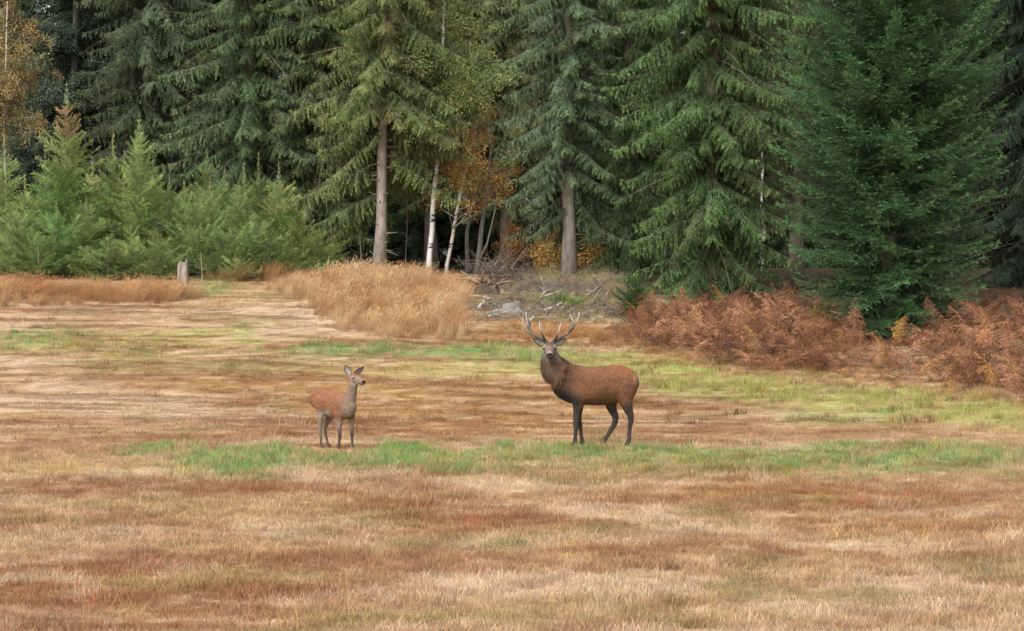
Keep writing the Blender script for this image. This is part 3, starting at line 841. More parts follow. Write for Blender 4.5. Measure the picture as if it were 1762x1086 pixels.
Y_GREEN, Y_DARK, Y_LIGHT = srgb(130, 148, 96), srgb(108, 126, 84), srgb(152, 158, 106)
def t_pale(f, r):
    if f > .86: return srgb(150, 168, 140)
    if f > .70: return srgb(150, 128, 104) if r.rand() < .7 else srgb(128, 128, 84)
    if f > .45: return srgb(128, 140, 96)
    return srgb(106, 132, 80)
def t_blue(f, r):
    if f > .80: return srgb(128, 166, 136)
    if f > .5: return srgb(148, 152, 96) if r.rand() < .6 else srgb(112, 136, 92)
    return srgb(108, 130, 78)
SAP = [  # u, top v, distance, label, width, tint
 (8, 222, 80.5, 'young green spruce cut by the left edge of the view with a knobbly leader', 1.1, Y_GREEN),
 (44, 300, 79, 'shorter young spruce just right of the one at the left edge', .95, Y_GREEN),
 (78, 262, 82, 'young spruce half hidden behind the left side of the tall pale-topped spruce', 1.0, Y_DARK),
 (116, 140, 79.5, 'tallest young spruce with a brown and silvery faded top', 1.45, 't_pale'),
 (160, 268, 82, 'young spruce with a reddish leader touching the right side of the pale-topped spruce', 1.0, Y_LIGHT),
 (196, 222, 81, 'slim young spruce between the pale-topped spruce and the tall green leader', 1.0, Y_GREEN),
 (240, 192, 80, 'young green spruce with the tallest bare leader right of the pale-topped spruce', 1.2, Y_GREEN),
 (265, 248, 82.5, 'young spruce with a thin brown leader right behind the tall bare leader', .95, Y_DARK),
 (215, 258, 82.5, 'young spruce leader squeezed left of the tall bare leader', .8, Y_LIGHT),
 (30, 352, 77, 'low young spruce in front, near the left edge above the rusty grass', .95, Y_DARK),
 (98, 345, 76.8, 'bright low young spruce in front of the pale-topped spruce', 1.2, srgb(114, 142, 92)),
 (150, 338, 77, 'low dark young spruce in front, right of the pale-topped spruce', 1.1, Y_DARK),
 (226, 386, 76.3, 'small young spruce with crossed pale twigs at the front of the thicket', .85, Y_GREEN),
 (66, 402, 76, 'smallest spruce bush at the front left, over the rusty grass', .9, Y_DARK),
 (186, 408, 76, 'round spruce bush in front of the thicket, two steps left of the weathered stump', .95, Y_DARK),
 (272, 400, 76.3, 'dark spruce bush directly left of the weathered stump', .95, Y_DARK),
 (292, 322, 80, 'young spruce above the weathered stump with a thin leader', 1.0, Y_DARK),
 (318, 330, 81.5, 'young spruce above and right of the weathered stump', .95, Y_GREEN),
 (336, 352, 79, 'short grey-green spruce straight above the dead sapling', .95, Y_DARK),
 (356, 276, 83, 'young spruce with a long bare brown leader against the dark spruce', .9, Y_DARK),
 (362, 330, 81, 'young spruce in the dip of the thicket below the long bare leader', .9, Y_GREEN),
 (386, 312, 82, 'young spruce right of the dip with a stubby leader', .95, Y_DARK),
 (412, 345, 79.5, 'grey-green spruce in front, right of the dip in the thicket', 1.05, Y_DARK),
 (420, 300, 83.5, 'young spruce leader rising behind the grey-green spruce', .85, Y_GREEN),
 (446, 282, 84, 'slender young spruce just left of the pale blue-tipped spruce', .9, Y_DARK),
 (481, 278, 80, 'young yellowish spruce with a pale blue tip', 1.15, 't_blue'),
 (514, 352, 80, 'young spruce between the blue-tipped spruce and the olive spruce', 1.05, Y_LIGHT),
 (545, 392, 79.5, 'low spruce under the left boughs of the olive bare-trunked spruce', 1.05, Y_GREEN),
 (440, 402, 77.5, 'low dark spruce bush behind the path below the blue-tipped spruce', 1.1, Y_DARK),
 (395, 415, 77.3, 'dark spruce bush at the end of the green path verge', 1.0, Y_DARK),
 (345, 405, 78, 'dark spruce bush behind the dead sapling by the stump', 1.0, Y_DARK),
 (495, 425, 77.5, 'low spruce bush at the right end of the path', .95, Y_DARK),
 (405, 462, 75.8, 'tiny round spruce seedling beside the path', .45, Y_GREEN),
]
for i, (u, vt, yy, lab, wd, tn) in enumerate(SAP):
    fn = {'t_pale': t_pale, 't_blue': t_blue}.get(tn) if isinstance(tn, str) else None
    if 280 < u < 475: wd *= 1.3; vt -= 22
    young(u, vt, yy, lab, wd, None if fn else tn, fn, 2000 + 7 * i, per=9 if wd > .9 else 7)

# ------------------------------------------------------------------ broadleaved trees
def leafy(seed, n, L, leaf, hang=.3):
    r = np.random.RandomState(seed)
    m = MB()
    m.tube([(0, 0, 0), (L * .5, .02, .03), (L, 0, -L * hang * .4)], [.006, .004, .002], 3, np.array([.06, .045, .035]), 1)
    t = r.rand(n)
    P = np.stack([L * t, r.normal(0, .28 * L * .6, n), -L * hang * .4 * t ** 2 + r.normal(0, .22 * L * .6, n)], 1)
    D = nrm(r.normal(0, 1, (n, 3)) + np.array([.3, 0, -.7])); S = nrm(np.cross(D, r.normal(0, 1, (n, 3))))
    c = np.ones((n, 3)) * r.uniform(.65, 1.35, (n, 1))
    V, F, C = quads_mesh(P, D, S, leaf * r.uniform(.7, 1.3, n), leaf * .8, c)
    m.add(V, F, C, 0)
    return m.build('template', [M_LEAF, M_TWIG], link=False, smooth_=False)
L_BIRCH = [leafy(500 + k, 34, .55, .055, .6) for k in range(4)]
L_FINE = [leafy(520 + k, 130, .7, .06, .9) for k in range(4)]
L_PINE = [leafy(540 + k, 170, .6, .075, .0) for k in range(4)]

def limb_path(p, d, L, r, n=5, curve=.25, up=.15):
    pts = [np.array(p, float)]
    d = nrm(np.array(d, float))
    for k in range(n):
        d = nrm(d + r.normal(0, curve / n, 3) + np.array([0, 0, up / n]))
        pts.append(pts[-1] + d * L / n)
    return np.array(pts)

def birch(label, base, stem, rad, mat, barkc, limbs, leaves, key, tints, seed, nleaf, leaf_h=(0, 99), cat='tree', name='birch_tree', group=None, forks=()):
    """stem: list of local points; limbs: (t0, t1, count, length)"""
    r = np.random.RandomState(seed)
    root = tag(empty(name, base), label, cat, group)
    stem = np.asarray(stem, float)
    tt = np.linspace(0, 1, len(stem))
    fine = np.linspace(0, 1, 14)
    sp = np.stack([np.interp(fine, tt, stem[:, k]) for k in range(3)], 1)
    sp[1:-1] += r.normal(0, .02, (12, 3)) * np.array([1, 1, 0])
    tm = MB()
    tm.tube(sp, np.interp(fine, [0, .06, 1], [rad * 1.35, rad, rad * .3]), 8, np.asarray(barkc))
    for f in forks: tm.tube(np.asarray(f, float), np.linspace(rad * .6, rad * .2, len(f)), 6, np.asarray(barkc))
    tm.build('trunk', mat, root)
    lm = MB()
    P, R, S, T, KK = [], [], [], [], []
    tips = []
    t0, t1, cnt, LL = limbs
    for k in range(cnt):
        t = r.uniform(t0, t1)
        p = np.array([np.interp(t, fine, sp[:, q]) for q in range(3)])
        a_ = r.uniform(0, 6.283)
        L = LL * (1.15 - .7 * (t - t0) / (t1 - t0 + 1e-6)) * r.uniform(.6, 1.15)
        d = np.array([math.cos(a_), math.sin(a_), r.uniform(.1, .8)])
        pa = limb_path(p, d, L, r, 5, .6, .1)
        lm.tube(pa, np.linspace(.022, .006, 6) * (L / 1.6) ** .5, 4, np.asarray(barkc) * .45)
        for q in range(int(nleaf * L)):
            s = r.uniform(.25, 1.05) * 5
            i = min(int(s), 4)
            pp = pa[i] + (pa[i + 1] - pa[i]) * min(1, s - i) + r.normal(0, .10 * L, 3)
            if pp[2] < leaf_h[0] or pp[2] > leaf_h[1]: continue
            P.append(pp); R.append((r.uniform(-.6, .6), r.uniform(-.3, 1.0), r.uniform(0, 6.283))); S.append(r.uniform(.6, 1.2))
            T.append(tints(r) * r.uniform(.7, 1.3)); KK.append(r.randint(0, 4))
    lb = lm.build('limbs', M_BARK, root)
    tag(lb, kind='stuff')
    me = scatter_mesh('crown', P, R, S, T, KK)
    tag(scatter_obj('crown', me, key, leaves, root), kind='stuff')
    return root

def loc(base, *uv, y=None):
    y = y or base[1]
    return [at(u, v, y) - base for (u, v) in uv]
pick = lambda *cs: (lambda r: cs[r.randint(0, len(cs))])
OR1, OR2, OR3 = srgb(212, 168, 96), srgb(190, 142, 82), srgb(156, 124, 80)
b0 = spot(737, 80)
birch('tall white birch stem with pale olive-yellow foliage above the orange birch', b0, [(0, 0, -.15)] + loc(b0, (742, 400), (748, 330), (755, 250), (761, 180), (760, 120), (763, 0), (770, -200)),
      .085, M_BIRCH, (1, 1, 1), (.50, .98, 30, 1.9), L_FINE, 'fine', pick(srgb(138, 150, 96), srgb(160, 158, 102), srgb(120, 138, 88)), 61, 15, (4.6, 99))
b1 = spot(768, 80.5)
birch('slender leaning birch with a forked stem and thin orange leaves', b1, [(0, 0, -.15)] + loc(b1, (775, 430), (784, 370), (796, 310), (803, 285), (816, 235), (826, 170)), .062, M_BIRCH, (.85, .8, .72),
      (.26, .99, 34, 1.3), L_BIRCH, 'birch', pick(OR1, OR2, OR3, OR1), 63, 8, (2.1, 6.4), forks=[loc(b1, (799, 300), (794, 275), (775, 235), (765, 212))])
b2 = spot(805, 82)
birch('straight grey stem behind the leaning orange birch', b2, [(0, 0, -.15)] + loc(b2, (805, 420), (806, 340), (808, 260), (812, 160)), .075, M_BARK, (.17, .16, .13), (.55, .95, 8, 1.0), L_BIRCH, 'birch', pick(OR2, OR3), 65, 6, (2.2, 8), name='grey_stem_tree')
b3 = spot(818, 81.5)
birch('grey twin stems leaning right beside the dead brushwood', b3, [(0, 0, -.15)] + loc(b3, (826, 410), (834, 370), (840, 320), (846, 240), (842, 170)), .085, M_BARK, (.2, .19, .155), (.45, .97, 14, 1.1), L_BIRCH, 'birch', pick(OR2, OR3, OR1), 67, 7, (1.8, 6),
      name='grey_stem_tree', forks=[loc(b3, (822, 452), (838, 420), (850, 370), (858, 330))])
YE1, YE2 = srgb(178, 146, 76), srgb(156, 124, 66)
for i, (u, vt, yy, lab, c1, c2) in enumerate([
    (884, 388, 82, 'small orange-leaved sapling left of the thick bare trunk', srgb(176, 128, 70), srgb(150, 104, 62)),
    (930, 405, 81.5, 'yellow-leaved bush directly left of the thick bare trunk', YE1, YE2),
    (958, 385, 80.5, 'taller yellow-leaved sapling rising behind the thick bare trunk', YE1, YE2),
    (1012, 408, 81, 'yellow-leaved bush right of the thick bare trunk', YE2, srgb(172, 138, 76)),
    (1040, 430, 82, 'low golden bush farthest right behind the dry grass', YE2, YE1)]):
    bb = spot(u, yy)
    H = at(u, vt, yy)[2] - bb[2]
    birch(lab, bb, [(0, 0, -.1), (.05, 0, H * .4), (0, 0, H)], .025, M_BARK, (.1, .085, .07), (.12, .98, 16, .6), L_BIRCH, 'birch', pick(c1, c2), 700 + i, 14, name='yellow_sapling')
b4 = spot(10, 87)
birch('orange-brown autumn tree at the left edge with a thin pale stem', b4, [(0, 0, -.1)] + loc(b4, (9, 300), (8, 150), (14, 0), (20, -160)), .045, M_BIRCH, (.5, .47, .42), (.30, .98, 44, 2.0), L_FINE, 'fine',
      pick(srgb(160, 136, 92), srgb(142, 122, 82), srgb(124, 124, 88)), 71, 8, (3.4, 99), name='autumn_tree')
b5 = spot(128, 97)
birch('dark grey-green leafy tree behind the pale-topped young spruce', b5, [(0, 0, -.1), (0, 0, 6), (.2, 0, 15)], .2, M_BARK, (.1, .09, .08), (.12, .99, 70, 3.2), L_PINE, 'pine', pick(srgb(84, 94, 78), srgb(72, 84, 68)), 73, 10, name='broadleaf_tree')
for i, (u, yy, vs_, lab) in enumerate([(1312, 83, [(1312, 420), (1311, 300), (1312, 150)], 'pale thin birch stem seen through the gap left of the dense spruce'),
                                       (1250, 84, [(1250, 420), (1249, 300), (1252, 150)], 'pale thin birch stem seen through the boughs of the broad drooping spruce')]):
    bb = spot(u, yy)
    birch(lab, bb, [(0, 0, -.1)] + loc(bb, *vs_), .07, M_BIRCH, (1, .95, .92), (.8, .98, 5, .8), L_FINE, 'fine', pick(srgb(110, 116, 62)), 760 + i, 6)

# ------------------------------------------------------------------ dead stems, stump, brush heap
C_GREY, C_BROWNW = np.array([.30, .265, .23]), np.array([.15, .105, .075])
def dead_tree(label, base, H, rad, seed, n, L, c, name='dead_tree', curve=.5):
    r = np.random.RandomState(seed)
    root = tag(empty(name, base), label, 'dead tree')
    m = MB(); zz = np.linspace(-.1, H, 8)
    m.tube([(.03 * math.sin(z * 2 + seed), 0, z) for z in zz], np.linspace(rad, rad * .3, 8), 6, c)
    m.build('trunk', M_WOOD, root)
    b = MB()
    for k in range(n):
        z = r.uniform(.15, .97) * H; a_ = r.uniform(0, 6.283)
        pa = limb_path((0, 0, z), (math.cos(a_), math.sin(a_), r.uniform(-.3, .4)), L * r.uniform(.4, 1.1), r, 4, curve, 0)
        b.tube(pa, np.linspace(rad * .25, rad * .08, 5), 3, c * r.uniform(.7, 1.1))
    tag(b.build('dead_twigs', M_WOOD, root), kind='stuff')
    return root
p = spot(620, 79.5); dead_tree('thin dead spruce pole left of the tall bare trunk', p, at(620, 320, 79.5)[2] - p[2], .035, 1, 26, .8, np.array([.15, .125, .1]))
p = ground(347, 492); dead_tree('small leafless dead sapling right of the weathered stump', p, .95, .022, 2, 10, .3, np.array([.26, .2, .16]), 'dead_sapling')
p = spot(700, 83); dead_tree('bare dead pole in the dark gap right of the tall bare trunk', p, 2.6, .025, 4, 18, .9, np.array([.10, .085, .07]))

def stump_post(base):
    root = tag(empty('tree_stump', base), 'weathered upright grey stump in the rusty grass left of the path', 'stump')
    r = np.random.RandomState(8); m = MB()
    ns = 18; rings = []
    zz = [-.1, .1, .3, .5, .62, .68]
    V, F = [], []
    jag = r.uniform(-.17, .07, ns); colv = r.uniform(.55, 1.3, ns)
    for i, z in enumerate(zz):
        for k in range(ns):
            a_ = k * 6.283 / ns
            rr = (.20 - .05 * i / 5) * (1 + .13 * math.sin(5 * a_) + .08 * math.sin(9 * a_ + 1))
            V.append((rr * math.cos(a_) * .9, rr * math.sin(a_), z + (jag[k] * (i / 5) ** 3)))
    for i in range(len(zz) - 1):
        for k in range(ns): F.append((i * ns + k, i * ns + (k + 1) % ns, (i + 1) * ns + (k + 1) % ns, (i + 1) * ns + k))
    V.append((0, 0, .56)); t = len(V) - 1; o = (len(zz) - 1) * ns
    for k in range(ns): F.append((o + k, o + (k + 1) % ns, t))
    C = np.array([[.25, .2, .165]] * len(V)) * r.uniform(.75, 1.2, (len(V), 1)) * np.append(np.tile(colv, len(zz)), .4)[:, None]
    m.add(V, F, C)
    m.build('stump_wood', M_WOOD, root)
    return root
stump_post(ground(315, 490))

def low_stump(base):
    root = tag(empty('cut_stump', base), 'low pale cut stump with spreading roots in the brush heap behind the stag', 'stump')
    m = MB(); r = np.random.RandomState(18); ns = 24
    V, F = [], []
    for i, (z, rr) in enumerate([(-.1, .62), (.05, .5), (.14, .36), (.26, .29), (.40, .265), (.42, .24)]):
        for k in range(ns):
            a_ = k * 6.283 / ns
            q = rr * (1 + (.28 if i < 2 else .12) * math.sin(4 * a_ + .7) * math.cos(a_ * 1.5))
            V.append((q * math.cos(a_) * 1.25, q * math.sin(a_), z + r.uniform(-.015, .015) + (.05 * math.cos(a_) if i > 3 else 0)))
    for i in range(5):
        for k in range(ns): F.append((i * ns + k, i * ns + (k + 1) % ns, (i + 1) * ns + (k + 1) % ns, (i + 1) * ns + k))
    F.append(tuple(5 * ns + k for k in range(ns)))
    C = np.array([[.17, .15, .13]] * len(V)) * r.uniform(.8, 1.15, (len(V), 1))
    m.add(V, F, C); m.build('stump_wood', M_WOOD, root)
    for k, a_ in enumerate((3.3, 2.7, 5.5, .4)):
        q = MB(); L = (1.0, .7, .55, .5)[k]
        q.tube([(math.cos(a_) * .3, math.sin(a_) * .3, .16), (math.cos(a_) * (.3 + L * .4), math.sin(a_) * (.3 + L * .4), .10), (math.cos(a_) * (.3 + L), math.sin(a_) * (.3 + L), -.04)], [.10, .075, .03], 7, np.array([.22, .19, .17]))
        q.build('root', M_WOOD, root)
    return root
low_stump(ground(880, 541)).scale = (.62, .62, .72)

def stick(label, pts_uvd, rad, c, seed, twigs=3, name='fallen_branch'):
    """a fallen branch through (u, v, distance) points near the ground"""
    r = np.random.RandomState(seed)
    Pw = np.array([at(u, v, d) for (u, v, d) in pts_uvd])
    base = Pw.mean(0)
    root = tag(empty(name, base), label, 'branch')
    n = 9; tt = np.linspace(0, 1, len(Pw)); ff = np.linspace(0, 1, n)
    sp = np.stack([np.interp(ff, tt, Pw[:, k]) for k in range(3)], 1) - base + r.normal(0, .015, (n, 3))
    m = MB(); m.tube(sp, np.linspace(rad, rad * .4, n), 6, c); m.build('stem', M_WOOD, root)
    for k in range(twigs):
        i = r.randint(2, n - 1)
        pa = limb_path(sp[i], r.normal(0, 1, 3) * [1, .6, .5] + [0, 0, .5], r.uniform(.2, .6), r, 4, .6, 0)
        q = MB(); q.tube(pa, np.linspace(rad * .45, rad * .12, 5), 4, c); q.build('side_twig', M_WOOD, root)
    return root
def gy_(u, v, lift=0.0):
    p = ground(u, v); return (u, v - lift * FPX / p[1], p[1])
PALE = np.array([.38, .345, .30])
stick('pale forked branch standing out of the brush heap in front of the thick trunk', [gy_(922, 524), gy_(938, 512, .12), gy_(951, 506, .18)], .06, PALE, 31, 3)
stick('curved grey branch arching over the right half of the brush heap', [gy_(995, 520), gy_(1015, 512, .1), gy_(1028, 505, .18), gy_(1044, 502, .14)], .03, C_GREY, 32, 3)
stick('thin pale branch lying across the right half of the brush heap', [gy_(1003, 527), gy_(1030, 521, .06), gy_(1048, 517, .02)], .035, PALE, 33, 2)
stick('long pale stick lying straight behind the antlers of the stag', [gy_(905, 550, .02), gy_(935, 549, .05), gy_(962, 549, .03)], .03, PALE, 34, 1)
stick('brown broken pole pointing up-left from the root plate', [gy_(826, 496, .1), (808, 478, ground(826, 496)[1] + .4), (793, 466, ground(826, 496)[1] + .8)], .05, C_BROWNW * 1.2, 35, 1)
stick('reddish stick lying level beside the root plate', [gy_(838, 497, .18), gy_(868, 497, .12)], .035, np.array([.24, .12, .08]), 36, 1)
stick('grey root stick curling on the left end of the brush heap', [gy_(824, 534, .05), gy_(838, 524, .12), gy_(850, 520, .1)], .05, C_GREY * 1.2, 37, 2)
stick('white bleached stick at the front left of the brush heap', [gy_(840, 547, .03), gy_(868, 543, .05), gy_(892, 540, .03)], .04, PALE, 38, 2)
stick('white bleached slab in the front middle of the brush heap', [gy_(936, 538, .03), gy_(950, 536, .08), gy_(972, 533, .05)], .055, PALE * 1.1, 39, 1)
stick('low grey branch at the right foot of the brush heap', [gy_(1012, 558, .03), gy_(1028, 553, .1), gy_(1042, 551, .06)], .028, C_GREY, 40, 3)
stick('bare bent branch in the tall grass at the foot of the tall bare trunk', [(660, 478, 77), (668, 468, 77), (690, 456, 77.2)], .03, C_GREY * 1.1, 41, 2)
stick('bare crooked branch left of the tall bare trunk at the wood edge', [(602, 470, 79), (610, 455, 79), (620, 446, 79.3)], .025, C_GREY * .8, 42, 2)

# root plate of a fallen tree
rp = ground(840, 506)
root = tag(empty('root_plate', rp), 'brown upturned root plate with stiff broken roots beside the tall grass', 'root plate')
r = np.random.RandomState(51)
m = MB()
V, F = [], []
for i, (z, w) in enumerate([(-.1, .30), (.08, .34), (.2, .28), (.28, .18), (.33, .06)]):
    for k in range(14):
        a_ = k * 6.283 / 14; q = w * r.uniform(.8, 1.15); V.append((q * math.cos(a_) * 1.1, q * math.sin(a_) * .5, z + r.uniform(-.04, .04)))
for i in range(4):
    for k in range(14): F.append((i * 14 + k, i * 14 + (k + 1) % 14, (i + 1) * 14 + (k + 1) % 14, (i + 1) * 14 + k))
F.append(tuple(56 + k for k in range(14)))
m.add(V, F, np.array([[.075, .05, .035]] * len(V)) * r.uniform(.7, 1.3, (len(V), 1))); m.build('soil_clump', M_BARK, root)
for k in range(9):
    a_ = r.uniform(.2, 2.9)
    pa = limb_path((r.uniform(-.3, .3), -.1, r.uniform(.1, .35)), (math.cos(a_), r.uniform(-.6, .2), math.sin(a_)), r.uniform(.25, .55), r, 4, .5, 0)
    q = MB(); q.tube(pa, np.linspace(.035, .01, 5), 5, np.array([.19, .13, .095]) * r.uniform(.7, 1.4)); q.build('root', M_WOOD, root)
# dead spruce top lying as brushwood behind it
def brushwood(label, u, v, seed, n, spread, hgt, c, name='brushwood', lean=0.0):
    b = ground(u, v); r = np.random.RandomState(seed); m = MB()
    for k in range(n):
        p = np.array([r.normal(0, spread[0]), r.normal(0, spread[1]), 0]); p[2] = float(zt(b[0] + p[0], b[1] + p[1])) - b[2]
        a_ = r.uniform(0, 6.283); el = r.uniform(-.1, 1.0)
        pa = limb_path(p + [0, 0, r.uniform(0, hgt * .5)], (math.cos(a_) * math.cos(el) + lean, math.sin(a_) * math.cos(el), math.sin(el)), r.uniform(.25, .8) * hgt * 1.4, r, 4, .7, -.25)
        m.tube(pa, np.linspace(.012, .003, 5), 3, c * r.uniform(.6, 1.3), cap=False)
        for q in range(4):
            i = r.randint(1, 5)
            pb = limb_path(pa[i], r.normal(0, 1, 3), r.uniform(.08, .25), r, 2, .5, -.2)
            m.tube(pb, [.005, .004, .002], 3, c * r.uniform(.6, 1.3), cap=False)
    o = m.build(name, M_WOOD); o.location = b
    return tag(o, label, 'brushwood', kind='stuff')
brushwood('grey tangle of dead spruce brush standing behind the root plate', 862, 490, 61, 150, (.38, .5), 1.15, np.array([.13, .105, .085]), lean=-.1)
brushwood('grey dead twigs lying over the hummock below the thick bare trunk', 950, 508, 62, 220, (1.2, 1.0), .5, np.array([.14, .12, .10]))
brushwood('grey dead twigs at the right end of the brush heap', 1050, 540, 63, 170, (.7, 1.3), .5, np.array([.14, .115, .095]))
brushwood('pale splintered litter along the front of the brush heap', 905, 547, 64, 160, (1.1, .7), .22, np.array([.24, .205, .17]))
brushwood('grey broken twigs strewn round the cut stump', 870, 533, 66, 170, (.9, .8), .32, np.array([.20, .17, .14]))
brushwood('brown stubble of dead twigs under the broad drooping spruce', 1290, 505, 65, 80, (1.0, 1.0), .7, np.array([.10, .075, .055]))

# bare soil in the brush heap, small evergreen bushes beside it
def mound(name, label, u, v, rx, ry, h, c, seed):
    b = ground(u, v); m = MB(); r = np.random.RandomState(seed)
    V, F = [(0, 0, h)], []
    for i in range(1, 7):
        for k in range(20):
            a_ = k * 6.283 / 20; q = i / 6
            px, py = rx * q * math.cos(a_), ry * q * math.sin(a_)
            V.append((px, py, h * (1 - q ** 2) * (1 + .3 * r.normal() * (i < 6)) + float(zt(b[0] + px, b[1] + py)) - b[2] - .03 * (i == 6)))
    for k in range(20): F.append((0, 1 + k, 1 + (k + 1) % 20))
    for i in range(5):
        for k in range(20): F.append((1 + i * 20 + k, 1 + (i + 1) * 20 + k, 1 + (i + 1) * 20 + (k + 1) % 20, 1 + i * 20 + (k + 1) % 20))
    m.add(V, F, np.array([c] * len(V)) * r.uniform(.75, 1.25, (len(V), 1)))
    o = m.build(name, M_BARK); o.location = b
    return tag(o, label, 'soil', kind='structure')
mound('soil_mound', 'dark red-brown bare soil mound behind the cut stump', 884, 521, .5, .6, .12, (.05, .03, .022), 71)
for i, (u, v, vt, w, lab, tn) in enumerate([
    (930, 529, 510, .34, 'small dark evergreen bush right of the cut stump', Y_DARK), (962, 529, 503, .45, 'larger dark evergreen bush in the middle of the brush heap', Y_DARK),
    (985, 532, 508, .42, 'paler evergreen bush right of the middle bush in the brush heap', Y_GREEN), (1030, 527, 514, .3, 'tiny evergreen tuft under the curved grey branch', Y_DARK)]):
    b = ground(u, v)
    o = young(u, vt, b[1], lab, w, tn, None, 3000 + i, gap=.09, per=9)
    o.name = 'evergreen_bush'; o['category'] = 'bush'; o['group'] = 'evergreen bushes in the brush heap'
o = young(1092, 470, ground(1092, 545)[1], 'dark little spruce at the left end of the ferns under the broad spruce', .62, srgb(48, 80, 44), None, 3050, gap=.12, per=10); o['group'] = 'small spruces by the ferns'
o = young(1212, 520, ground(1212, 560)[1], 'tiny dark spruce poking out of the ferns below the broad spruce', .4, srgb(44, 72, 42), None, 3051, gap=.12, per=9); o['group'] = 'small spruces by the ferns'

# ------------------------------------------------------------------ deer
def loft(pts, ra, rb, up=(0, 0, 1), seg=18):
    """closed tube with elliptical rings: ra sideways, rb along 'up'"""
    pts = np.asarray(pts, float); n = len(pts)
    # refine by Catmull-like interpolation
    s = np.concatenate([[0], np.cumsum(np.linalg.norm(np.diff(pts, axis=0), axis=1))]); s /= s[-1]
    nf = max(n * 4, 12); q = np.linspace(0, 1, nf)
    def ip(a):
        a = np.asarray(a, float)
        g_ = np.gradient(a, s)
        i = np.clip(np.searchsorted(s, q, side='right') - 1, 0, n - 2)
        h = s[i + 1] - s[i]; t = (q - s[i]) / h
        h00, h10, h01, h11 = 2 * t ** 3 - 3 * t ** 2 + 1, t ** 3 - 2 * t ** 2 + t, -2 * t ** 3 + 3 * t ** 2, t ** 3 - t ** 2
        return h00 * a[i] + h10 * h * g_[i] + h01 * a[i + 1] + h11 * h * g_[i + 1]
    P = np.stack([ip(pts[:, k]) for k in range(3)], 1); A, B = np.maximum(ip(ra), .004), np.maximum(ip(rb), .004)
    T = nrm(np.gradient(P, axis=0)); up = np.asarray(up, float)
    S = nrm(np.cross(T, np.broadcast_to(up, T.shape))); U = np.cross(S, T)
    ang = np.arange(seg) * 2 * math.pi / seg
    V = (P[:, None, :] + A[:, None, None] * np.cos(ang)[None, :, None] * S[:, None, :] + B[:, None, None] * np.sin(ang)[None, :, None] * U[:, None, :]).reshape(-1, 3).tolist()
    F = []
    for i in range(nf - 1):
        for k in range(seg): F.append((i * seg + k, i * seg + (k + 1) % seg, (i + 1) * seg + (k + 1) % seg, (i + 1) * seg + k))
    V.append((P[0] - T[0] * min(A[0], B[0]) * .6).tolist()); a = len(V) - 1
    V.append((P[-1] + T[-1] * min(A[-1], B[-1]) * .6).tolist()); b = len(V) - 1
    o = (nf - 1) * seg
    for k in range(seg):
        F.append((a, (k + 1) % seg, k)); F.append((b, o + k, o + (k + 1) % seg))
    return V, F

def fuse(parts, voxel, smooth_it=4):
    m = MB()
    for V, F in parts: m.add(V, F)
    me = m.mesh('raw', [])
    o = bpy.data.objects.new('raw', me); COL.objects.link(o)
    md = o.modifiers.new('r', 'REMESH'); md.mode = 'VOXEL'; md.voxel_size = voxel
    ms = o.modifiers.new('s', 'SMOOTH'); ms.factor = .5; ms.iterations = smooth_it
    dg = bpy.context.evaluated_depsgraph_get()
    ev = o.evaluated_get(dg); me2 = ev.to_mesh()
    n = len(me2.vertices); V = np.zeros(n * 3); me2.vertices.foreach_get('co', V); V = V.reshape(-1, 3)
    F = [tuple(p.vertices) for p in me2.polygons]
    ev.to_mesh_clear()
    bpy.data.objects.remove(o)
    return V, F

def relax(V, F, mask, it):
    E = set()
    for f in F:
        for i in range(len(f)):
            a, b = f[i], f[(i + 1) % len(f)]
            E.add((a, b) if a < b else (b, a))
    E = np.array(list(E)); a, b = E[:, 0], E[:, 1]
    cnt = np.bincount(a, minlength=len(V)) + np.bincount(b, minlength=len(V))
    V = V.copy()
    for k in range(it):
        A = np.stack([np.bincount(a, V[b, q], len(V)) + np.bincount(b, V[a, q], len(V)) for q in range(3)], 1) / np.maximum(cnt, 1)[:, None]
        w = mask[:, None] * (.6 if k % 2 == 0 else .45)
        V = V + (A - V) * w
    return V

def ear(base, tip, face, width, c_out, c_in, c_rim, rimp=2.2):
    """cupped leaf-shaped ear with thickness; 'face' = where the opening looks"""
    base, tip = np.asarray(base, float), np.asarray(tip, float)
    ax = tip - base; L = np.linalg.norm(ax); d = ax / L
    f = np.asarray(face, float); f = nrm(f - d * np.dot(f, d)); s = np.cross(d, f)
    nu, nv = 9, 7
    V, C = [], []
    for layer in (0, 1):
        for i in range(nu):
            t = i / (nu - 1)
            w = width * .5 * (math.sin(math.pi * min(1, (t * .86 + .14)) ** .85) ** .8 if t < 1 else .02)
            for j in range(nv):
                q = (j / (nv - 1)) * 2 - 1
                p = base + d * L * t + s * w * q + f * (w * .75 * q * q - w * .45) - f * (.006 if layer else 0)
                V.append(p)
                rim = max(abs(q) ** rimp, t ** 4)
                C.append(c_out if layer else (c_in * (1 - rim) + c_rim * rim))
    F = []
    g_ = lambda l, i, j: l * nu * nv + i * nv + j
    for i in range(nu - 1):
        for j in range(nv - 1):
            F.append((g_(0, i, j), g_(0, i, j + 1), g_(0, i + 1, j + 1), g_(0, i + 1, j)))
            F.append((g_(1, i, j), g_(1, i + 1, j), g_(1, i + 1, j + 1), g_(1, i, j + 1)))
        for j in (0, nv - 1):
            F.append((g_(0, i, j), g_(0, i + 1, j), g_(1, i + 1, j), g_(1, i, j)))
    for j in range(nv - 1): F.append((g_(0, nu - 1, j), g_(0, nu - 1, j + 1), g_(1, nu - 1, j + 1), g_(1, nu - 1, j)))
    return np.array(V), F, np.array(C)

